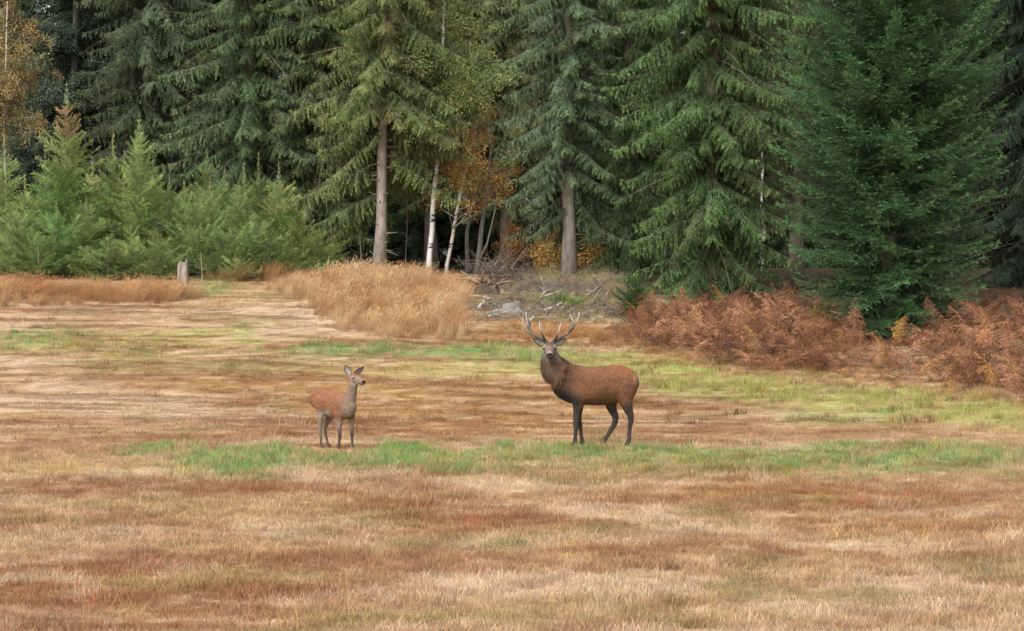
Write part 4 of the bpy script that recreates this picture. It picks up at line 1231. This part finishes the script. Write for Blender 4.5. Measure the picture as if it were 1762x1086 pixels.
def ball(c, r, col, seg=12, squash=(1, 1, 1)):
    V, F = [], []
    for i in range(seg // 2 + 1):
        th = math.pi * i / (seg // 2)
        for k in range(seg):
            a = 2 * math.pi * k / seg
            V.append((c[0] + r * squash[0] * math.sin(th) * math.cos(a), c[1] + r * squash[1] * math.sin(th) * math.sin(a), c[2] + r * squash[2] * math.cos(th)))
    for i in range(seg // 2):
        for k in range(seg): F.append((i * seg + k, (i + 1) * seg + k, (i + 1) * seg + (k + 1) % seg, i * seg + (k + 1) % seg))
    return np.array(V), F, np.tile(np.asarray(col, float), (len(V), 1))

def fur(V, F, C, n, seed, lenf, flow):
    """short hairs lying on the coat"""
    r = np.random.RandomState(seed)
    V = np.asarray(V); Q = np.array([f[:4] if len(f) >= 4 else (f[0], f[1], f[2], f[2]) for f in F])
    ar = np.linalg.norm(np.cross(V[Q[:, 2]] - V[Q[:, 0]], V[Q[:, 3]] - V[Q[:, 1]]), axis=1)
    k = r.choice(len(Q), n, p=ar / ar.sum()); q = Q[k]
    w = r.dirichlet((1, 1, 1), n)
    P = V[q[:, 0]] * w[:, :1] + V[q[:, 1]] * w[:, 1:2] + V[q[:, 2]] * w[:, 2:]
    N = nrm(np.cross(V[q[:, 2]] - V[q[:, 0]], V[q[:, 3]] - V[q[:, 1]]))
    L = lenf(P)
    D = flow(P); D = nrm(D - N * (D * N).sum(1, keepdims=True)); D = nrm(D + N * r.uniform(.1, .42, (n, 1)) + r.normal(0, .14, (n, 3)))
    S = nrm(np.cross(D, N)) 
    cc = C[q[:, 0]] * r.uniform(.84, 1.16, (n, 1))
    wd = (.006 + .10 * (L - .02).clip(0))[:, None]
    vv = np.stack([P - N * .002 - S * wd * .5, P - N * .002 + S * wd * .5, P + D * L[:, None]], 1).reshape(-1, 3)
    m = MB(); m.add(vv, np.arange(n * 3).reshape(-1, 3), np.repeat(cc, 3, axis=0))
    return m

def blend(c, d, w): return c + (np.asarray(d) - c) * np.clip(w, 0, 1)[:, None]

# ---- the stag: x forward, y to its left, z up (measured from the photograph, 108 px per metre)
def stag():
    sx = lambda cx: (650 - cx) / 452.7
    sz = lambda cy: (975 - cy) / 452.7
    parts = []
    TOR = [(948, 500, 575, .05), (928, 462, 615, .125), (885, 434, 655, .18), (820, 419, 676, .205), (740, 421, 692, .208), (650, 430, 698, .218), (560, 426, 694, .212), (495, 414, 690, .195), (435, 432, 668, .165), (388, 452, 634, .15), (350, 480, 582, .10)]
    parts.append(loft([(sx(c), 0, sz((a + b) / 2)) for c, a, b, w in TOR], [w for *_, w in TOR], [(b - a) / 2 / 452.7 for c, a, b, w in TOR]))
    NK = [(585, 560, .16, .14, 0), (520, 548, .225, .168, 0), (462, 526, .26, .175, 0), (406, 494, .25, .168, 0), (356, 452, .215, .155, .01), (332, 404, .178, .138, .03), (322, 350, .135, .118, .04), (318, 300, .09, .09, .045)]
    parts.append(loft([(sx(c), l, sz(y)) for c, y, ri, rl, l in NK], [rl for c, y, ri, rl, l in NK], [ri for c, y, ri, rl, l in NK], up=(.8, 0, .6)))
    parts.append(loft([(sx(560), 0, sz(478)), (sx(470), 0, sz(458)), (sx(418), 0, sz(428)), (sx(380), 0, sz(385))], [.12, .12, .10, .07], [.115, .112, .10, .07]))      # withers and crest
    # head looking at the camera
    h0 = np.array([.730, .03, 1.518]); hd = nrm(np.array([.14, .926, -.345])); hs = nrm(np.cross(hd, [0, 0, 1])); hu = np.cross(hs, hd)
    HR = [(-.03, .06, .06), (.03, .083, .08), (.09, .09, .088), (.15, .089, .088), (.21, .070, .076), (.27, .055, .062), (.33, .050, .053), (.375, .050, .046), (.395, .040, .036)]
    parts.append(loft([h0 + hd * s for s, a, b in HR], [a for s, a, b in HR], [b for s, a, b in HR]))
    JW = [(.02, .06, .05, -.075), (.10, .055, .05, -.085), (.20, .042, .035, -.068), (.30, .034, .026, -.056), (.355, .028, .02, -.048)]
    parts.append(loft([h0 + hd * s + hu * o for s, a, b, o in JW], [a for s, a, b, o in JW], [b for s, a, b, o in JW]))
    for sg in (-1, 1):       # brow and cheek over the eyes
        parts.append(loft([h0 + hd * .09 + hs * sg * .065 + hu * .045, h0 + hd * .14 + hs * sg * .074 + hu * .05, h0 + hd * .19 + hs * sg * .058 + hu * .042], [.022, .026, .018], [.018, .022, .014]))
        pd = h0 + hd * .02 + hs * sg * .05 + hu * .07
        parts.append(loft([pd, pd + hu * .035 + hs * sg * .008], [.026, .022], [.026, .022], up=(0, 1, 0)))
    def leg(P, l, foot, dz=0.0, l_end=None):
        le = l if l_end is None else l_end
        m_ = len(P)
        parts.append(loft([(sx(c), l + (le - l) * i / (m_ - 1), max(.05, (foot - y) / 452.7)) for i, (c, y, a, b) in enumerate(P)], [b for c, y, a, b in P], [a for c, y, a, b in P], up=(1, 0, 0.01)))
    leg([(505, 590, .15, .08), (512, 660, .115, .08), (512, 720, .072, .058), (503, 775, .052, .046), (500, 830, .045, .042), (498, 865, .034, .032), (496, 915, .031, .029), (493, 945, .038, .034), (490, 962, .036, .032)], .10, 980, l_end=.115)
    leg([(530, 590, .14, .08), (535, 660, .10, .075), (535, 720, .064, .055), (533, 780, .048, .045), (541, 830, .043, .04), (547, 865, .033, .032), (553, 910, .031, .029), (558, 938, .037, .034), (561, 950, .036, .032)], -.10, 968, l_end=-.10)
    leg([(850, 545, .20, .11), (846, 610, .175, .105), (856, 670, .12, .085), (872, 725, .075, .058), (888, 770, .055, .045), (890, 800, .046, .038), (884, 850, .035, .031), (878, 910, .033, .03), (874, 945, .04, .034), (871, 960, .037, .033)], .10, 978, l_end=.11)
    leg([(800, 560, .19, .11), (772, 630, .15, .10), (764, 690, .095, .078), (780, 740, .066, .058), (797, 780, .052, .045), (792, 815, .046, .038), (765, 865, .036, .032), (735, 910, .034, .03), (708, 942, .042, .035), (700, 955, .038, .033)], -.10, 972, l_end=-.09)
    parts.append(loft([(sx(928), 0, sz(480)), (sx(948), 0, sz(520)), (sx(950), 0, sz(570))], [.035, .034, .015], [.022, .022, .012], up=(1, 0, 0.01)))
    V, F = fuse(parts, .0095, 5)
    V = relax(V, F, smooth((V[:, 0] - .05) / .15) * smooth((1.36 - V[:, 2]) / .12) * smooth((V[:, 2] - .55) / .12), 30)
    V = relax(V, F, smooth((.1 - V[:, 0]) / .1) * smooth((V[:, 2] - .5) / .1) * .8, 16)
    # coat colours by place on the body
    X, Y, Z = V.T
    n = len(V)
    base = np.tile(np.array([.160, .068, .033]), (n, 1))
    base = blend(base, (.205, .082, .034), smooth((Z - .98) / .2) * smooth((.15 - X) / .5))        # redder back and haunch
    base = blend(base, (.120, .062, .036), smooth((X - .28) / .25))                                # shoulder and neck browner
    base = blend(base, (.150, .098, .062), smooth((X - .48) / .25) * smooth((Z - .98) / .2) * .8)       # grey-brown front of the neck
    base = blend(base, (.022, .016, .014), smooth((.80 - Z + .35 * np.clip(X - .15, 0, .5)) / .16) * smooth((X - .18) / .14))   # dark chest and forelegs
    base = blend(base, (.030, .021, .018), smooth((.64 - Z) / .10) * smooth((X + .6) / .12))          # belly edge
    base = blend(base, (.036, .026, .022), smooth((.72 - Z + .25 * (-X - .45)) / .20))                # legs
    base = blend(base, (.060, .042, .034), smooth((.52 - Z) / .2) * .55)
    base = blend(base, (.26, .135, .062), smooth((-X - .545) / .04) * smooth((Z - .93) / .10) * smooth((1.13 - Z) / .06))   # pale rump edge
    base = blend(base, (.03, .02, .016), smooth((-X - .635) / .02) * smooth((1.0 - Z) / .06) * smooth((Z - .7) / .1) * .8)
    mane = smooth((Z - 1.0) / .2) * smooth((X - .25) / .25) * smooth((.72 - X) / .16)
    base = blend(base, (.115, .048, .024), mane * .4)
    base = base * .78 * (1 + .75 * (fbm(X * 5 + Y * 2, Z * 6, 301, 3) - .5) + .35 * (fbm(X * 22, Z * 26 + Y * 20, 305, 2) - .5))[:, None]
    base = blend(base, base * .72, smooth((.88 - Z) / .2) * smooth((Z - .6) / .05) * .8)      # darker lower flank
    # head
    Q = V - h0; s = Q @ hd; a = Q @ hs; u = Q @ hu
    hm = smooth((s + .02) / .05) * (np.abs(a) < .14) * (u > -.16) * (Z > 1.2)
    base = blend(base, (.135, .098, .074), hm * .95)
    base = blend(base, (.085, .054, .040), hm * smooth((u - .045) / .03) * smooth((.20 - s) / .06))      # dark forehead
    base = blend(base, (.30, .235, .18), hm * smooth((.036 - np.abs(s - .135)) / .02) * smooth((np.abs(a) - .055) / .02) * smooth((.06 - np.abs(u - .03)) / .03))   # pale ring by the eye
    base = blend(base, (.34, .28, .235), hm * smooth((s - .325) / .02) * smooth((.375 - s) / .02) * .8)         # pale muzzle band
    base = blend(base, (.012, .011, .012), hm * smooth((s - .368) / .014) * smooth((u + .012) / .02))        # nose pad
    base = blend(base, (.26, .22, .185), hm * smooth((s - .28) / .04) * smooth((-u - .045) / .015))               # chin
    m = MB(); m.add(V, F, base)
    co, ci, cr = np.array([.085, .055, .04]), np.array([.27, .235, .20]), np.array([.035, .024, .02])
    for sg in (-1, 1):       # hs points to the stag's right
        b = h0 + hd * .015 + hs * sg * .075 + hu * .035
        e = ear(b, b + hs * sg * .195 + hu * .085 - hd * .03, hd + hs * sg * .25 + hu * -.1, .115, co, ci, cr)
        m.add(*e)
    fm = fur(V, F, base, 16000, 5, lambda P: .022 - .015 * smooth((P[:, 2] - 1.40) / .05) + .075 * smooth((P[:, 0] - .35) / .2) * smooth((P[:, 2] - .8) / .2) * smooth((1.42 - P[:, 2]) / .05) - .008 * smooth((.6 - P[:, 2]) / .1) - .010 * smooth((P[:, 2] - 1.38) / .06),
             lambda P: np.stack([-1 * np.ones(len(P)), 0 * P[:, 0], -.55 - .8 * smooth((P[:, 0] - .3) / .2)], 1))
    return m, fm, h0, hd, hs, hu

def antler_parts(root, o, hd, hs, hu, sg_pts, name='antler'):
    for beam, tines in sg_pts:
        m = MB()
        def seg(P, r0, r1):
            W = np.array([o + np.array([-px, pl, pz]) for (px, pz, pl) in P])
            s = np.linspace(0, 1, len(W)); f = np.linspace(0, 1, len(W) * 4)
            g_ = [np.interp(f, s, W[:, k]) for k in range(3)]; r0, r1 = r0 * 1.28, r1 * 1.2
            W2 = np.stack(g_, 1)
            for _ in range(3): W2[1:-1] = (W2[:-2] + 2 * W2[1:-1] + W2[2:]) / 4
            c0, c1 = np.array([.06, .046, .036]), np.array([.56, .51, .45])
            cc = c0 + (c1 - c0) * (np.clip(f * 1.25 - .35, 0, 1) ** 1.2)[:, None]
            m.tube(W2, r0 + (r1 - r0) * f ** 1.1, 8, cc)
        seg(beam[0], beam[1], beam[2])
        a = m.build(name, M_ANTLER, root)
        for P, r0, r1 in tines:
            m = MB(); seg(P, r0, r1); m.build('tine', M_ANTLER, a)

ps = ground(985, 766)
stag_root = tag(empty('stag', (0, 0, 0)), 'red deer stag with branched antlers looking at the camera', 'deer')
bm_, fm_, h0, hd, hs, hu = stag()
bm_.build('body', M_COAT, stag_root)
tag(fm_.build('coat_hair', M_HAIR, stag_root, smooth_=False), kind='stuff')
for sg in (-1, 1):
    e = MB(); e.add(*ball(h0 + hd * .142 + hs * sg * .086 + hu * .022 + hd * .010, .023, (.008, .006, .005))); e.build('eye', M_EYE, stag_root)
    e = MB(); e.add(*ball(h0 + hd * .397 + hs * sg * .020 + hu * .006, .009, (.004, .003, .003), 8)); e.build('nostril', M_HOOF, stag_root)
ao = h0 + hd * .01 + hu * .088
antler_parts(stag_root, ao, hd, hs, hu, [
    (([(-.055, 0, 0), (-.12, .03, -.03), (-.22, .085, -.07), (-.31, .125, -.08), (-.375, .17, -.06), (-.415, .24, -.02), (-.43, .34, .02)], .021, .006),
     [([(-.075, .01, 0), (-.125, .09, .10), (-.165, .17, .15), (-.185, .295, .14)], .015, .004), ([(-.28, .11, -.08), (-.315, .20, -.12), (-.345, .30, -.13), (-.36, .43, -.10)], .021, .005),
      ([(-.315, .20, -.12), (-.295, .285, -.15), (-.27, .32, -.16), (-.225, .385, -.15)], .020, .004)]),
    (([(.055, 0, 0), (.13, .025, -.03), (.22, .07, -.07), (.31, .12, -.09), (.38, .19, -.08), (.43, .27, -.06), (.455, .34, -.03), (.46, .43, 0)], .021, .006),
     [([(.075, .01, 0), (.105, .09, .10), (.125, .15, .14), (.155, .275, .14)], .015, .004), ([(.36, .17, -.08), (.385, .255, -.13), (.385, .31, -.16), (.34, .40, -.17)], .018, .004),
      ([(.30, .12, -.09), (.37, .20, -.03), (.425, .30, .02), (.44, .36, .05)], .014, .004)])])
def hooves(root, feet, c, s=1.0):
    for (x, y, fx) in feet:
        for sg in (-1, 1):
            m = MB(); V, F = loft([(x - .015 * s, y + sg * .014 * s, .075 * s), (x + .008 * s, y + sg * .015 * s, .045 * s), (x + .030 * s * fx, y + sg * .016 * s, .012 * s)], [.015 * s, .018 * s, .014 * s], [.026 * s, .034 * s, .03 * s], up=(1, 0, 0.3), seg=10)
            m.add(V, F, np.asarray(c)); m.build('hoof', M_HOOF, root)
sx_ = lambda cx: (650 - cx) / 452.7
hooves(stag_root, [(sx_(491), .115, 1), (sx_(562), -.10, 1), (sx_(871), .11, 1), (sx_(696), -.09, 1)], (.018, .015, .014))
RZ_S = math.pi + math.radians(7)
stag_root.rotation_euler = (0, 0, RZ_S)
pc = spot(870 + 650 / 4.177, 40.15)
stag_root.location = (pc[0], pc[1], pc[2] - .005)
stag_root.scale = (1.01, 1.01, 1.035)

# ---- the hind: local x forward; seen three-quarter, its body turned towards the camera
TH = math.radians(38)
def hind():
    ct, st_ = math.cos(TH), math.sin(TH)
    fx = lambda cx, l: ((cx - 430) / 629.0 - st_ * l) / ct
    parts = []
    TOR = [(-.47, .785, .05, .045), (-.43, .768, .12, .09), (-.35, .752, .16, .122), (-.24, .722, .185, .138), (-.10, .684, .20, .142), (.05, .662, .205, .146), (.18, .655, .205, .136), (.28, .655, .19, .118), (.36, .66, .145, .09), (.415, .67, .08, .055)]
    parts.append(loft([(f, 0, z) for f, z, h, w in TOR], [w for *_, w in TOR], [h for f, z, h, w in TOR]))
    NK = [(.25, .69, .16, .11), (.315, .77, .118, .09), (.36, .86, .088, .074), (.382, .95, .075, .067), (.388, 1.03, .07, .066), (.386, 1.07, .06, .06)]
    parts.append(loft([(f, 0, z) for f, z, a, b in NK], [b for *_, b in NK], [a for f, z, a, b in NK], up=(.9, 0, .3)))
    h0 = np.array([.355, 0, 1.09]); hd = nrm(np.array([.94, -.08, -.28])); hs = nrm(np.cross(hd, [0, 0, 1])); hu = np.cross(hs, hd)
    HR = [(-.03, .047, .047), (.01, .066, .068), (.06, .072, .074), (.115, .066, .069), (.165, .051, .057), (.215, .040, .046), (.265, .036, .039), (.29, .029, .029)]
    parts.append(loft([h0 + hd * s for s, a, b in HR], [a for s, a, b in HR], [b for s, a, b in HR]))
    JW = [(.03, .04, .04, -.05), (.09, .038, .036, -.055), (.165, .030, .026, -.047), (.24, .024, .017, -.037), (.27, .018, .013, -.032)]
    parts.append(loft([h0 + hd * s + hu * o for s, a, b, o in JW], [a for s, a, b, o in JW], [b for s, a, b, o in JW]))
    for sg in (-1, 1):
        parts.append(loft([h0 + hd * .06 + hs * sg * .046 + hu * .032, h0 + hd * .10 + hs * sg * .050 + hu * .034, h0 + hd * .14 + hs * sg * .04 + hu * .028], [.014, .018, .012], [.012, .015, .01]))
    feet = []
    def leg(P, l, foot):
        pts = [(fx(c, l), l, max(.035, (foot - y) / 629.0)) for c, y, a, b in P]
        parts.append(loft(pts, [b for *_, b in P], [a for c, y, a, b in P], up=(1, 0, 0.01)))
        feet.append((pts[-1][0] + .012, l, 1))
    leg([(318, 500, .14, .085), (300, 570, .125, .08), (292, 640, .08, .058), (290, 705, .048, .036), (288, 760, .036, .029), (290, 790, .028, .024), (291, 850, .021, .019), (297, 915, .019, .018), (301, 948, .025, .022), (303, 958, .024, .021)], -.085, 975)
    leg([(390, 500, .14, .085), (382, 580, .12, .08), (372, 650, .075, .055), (350, 705, .046, .036), (330, 750, .036, .029), (328, 778, .028, .024), (340, 840, .021, .019), (353, 895, .019, .018), (362, 925, .025, .022), (366, 934, .024, .021)], .085, 952)
    leg([(478, 590, .09, .06), (480, 650, .07, .055), (483, 705, .045, .038), (487, 760, .033, .029), (490, 808, .029, .026), (487, 840, .022, .021), (480, 890, .019, .018), (475, 920, .024, .022), (473, 930, .023, .021)], -.085, 947)
    leg([(592, 600, .085, .06), (596, 660, .065, .055), (600, 715, .044, .038), (601, 775, .033, .029), (603, 830, .029, .026), (605, 862, .022, .021), (607, 915, .019, .018), (609, 950, .024, .022), (610, 962, .023, .021)], .085, 980)
    parts.append(loft([(-.45, 0, .80), (-.48, 0, .76), (-.485, 0, .70)], [.026, .026, .012], [.016, .017, .01], up=(1, 0, .01)))
    V, F = fuse(parts, .0075, 4)
    V = relax(V, F, smooth((V[:, 2] - .42) / .1) * smooth((.98 - V[:, 2]) / .08), 22)
    X, Y, Z = V.T; n = len(V)
    base = np.tile(np.array([.205, .086, .040]), (n, 1))
    base = blend(base, (.225, .105, .05), smooth((Z - .80) / .1) * .5)
    base = blend(base, (.13, .052, .026), smooth((X - .10) / .1) * smooth((.26 - X) / .06) * smooth((.75 - Z) / .15) * .8)     # darker shoulder
    base = blend(base, (.19, .132, .094), smooth((X - .17) / .17) * smooth((Z - .45) / .1))              # grey neck and chest
    base = blend(base, (.21, .095, .045), smooth((X - .22) / .05) * smooth((Z - .72) / .1) * smooth((.345 - X + .0) / .07) * .9)   # red nape
    base = blend(base, (.27, .21, .16), smooth((.625 - Z + .03 * np.sin(X * 9)) / .06) * smooth((.06 - X) / .1) * smooth((X + .33) / .1))   # pale belly
    base = blend(base, (.185, .140, .108), smooth((.50 - Z) / .07))                                     # grey legs
    base = blend(base, (.055, .042, .036), smooth((.38 - Z) / .16) * smooth((X - .0) / .05))                 # darker forelegs
    base = blend(base, (.085, .062, .05), smooth((.34 - Z) / .2) * smooth((-X) / .05))
    base = blend(base, (.06, .025, .014), smooth((-X - .40) / .03) * smooth((.80 - Z) / .04) * smooth((Z - .62) / .06) * .8)      # dark rump edge
    base = blend(base, (.34, .19, .09), smooth((-X - .43) / .02) * smooth((Z - .79) / .03) * .8)
    base = base * .88 * (1 + .28 * (fbm(X * 6 + Y * 2, Z * 7, 311, 3) - .5) + .3 * (fbm(X * 24, Z * 28 + Y * 20, 315, 2) - .5))[:, None]
    Q = V - h0; s = Q @ hd; a = Q @ hs; u = Q @ hu
    hm = smooth((s + .02) / .03) * (np.abs(a) < .1) * (u > -.1) * (Z > .9)
    base = blend(base, (.20, .13, .09), hm * .95)
    base = blend(base, (.155, .072, .04), hm * smooth((u - .03) / .02) * smooth((.15 - s) / .05))
    base = blend(base, (.31, .255, .20), hm * smooth((-u - .01) / .02) * smooth((s - .06) / .05) * .45)
    base = blend(base, (.24, .185, .14), hm * smooth((.022 - np.abs(s - .085)) / .012) * smooth((np.abs(a) - .04) / .012) * smooth((.05 - np.abs(u - .02)) / .02) * .9)
    base = blend(base, (.010, .010, .011), hm * smooth((s - .262) / .01) * smooth((u + .012) / .01))
    base = blend(base, (.03, .025, .022), hm * smooth((s - .19) / .02) * smooth((.012 - np.abs(u + .028)) / .006) * .9)
    base = blend(base, (.42, .37, .32), hm * smooth((s - .20) / .02) * smooth((-u - .036) / .008))
    m = MB(); m.add(V, F, base)
    co, ci, cr = np.array([.05, .035, .028]), np.array([.29, .24, .2]), np.array([.010, .008, .007])
    R_ = np.array([ct, st_, 0]); V_ = np.array([st_, -ct, 0])       # image right, and towards the viewer, in the hind's own axes
    b = h0 + hd * .0 + hs * .05 + hu * .045
    m.add(*ear(b, b - R_ * .074 + np.array([0, 0, .134]) - V_ * .02, V_ * 1.0 - R_ * .1, .104, co, ci, cr))
    b = h0 + hd * .0 - hs * .05 + hu * .045
    m.add(*ear(b, b + R_ * .15 + np.array([0, 0, .105]) - V_ * .03, V_ * .9 + R_ * .4 - np.array([0, 0, .5]), .095, co, ci, cr))
    fm = fur(V, F, base, 11000, 6, lambda P: .016 - .006 * smooth((.5 - P[:, 2]) / .1) - .005 * smooth((P[:, 2] - .98) / .05), lambda P: np.stack([-1 * np.ones(len(P)), 0 * P[:, 0], -.5 - .9 * smooth((P[:, 0] - .25) / .1)], 1))
    return m, fm, h0, hd, hs, hu, feet
hind_root = tag(empty('hind', (0, 0, 0)), 'young red deer hind with a grey neck standing left of the stag', 'deer')
bm_, fm_, h0, hd, hs, hu, feet = hind()
bm_.build('body', M_COAT, hind_root)
tag(fm_.build('coat_hair', M_HAIR, hind_root, smooth_=False), kind='stuff')
for sg in (-1, 1):
    e = MB(); e.add(*ball(h0 + hd * .104 + hs * sg * .066 + hu * .015, .0165, (.008, .006, .005))); e.build('eye', M_EYE, hind_root)
hooves(hind_root, feet, (.016, .014, .013), .72)
hind_root.scale = (1, 1, 1.04)
pc = spot(500 + 430 / 5.717, 39.5)
hind_root.rotation_euler = (0, 0, -TH)
hind_root.location = (pc[0], pc[1], pc[2] - .01)
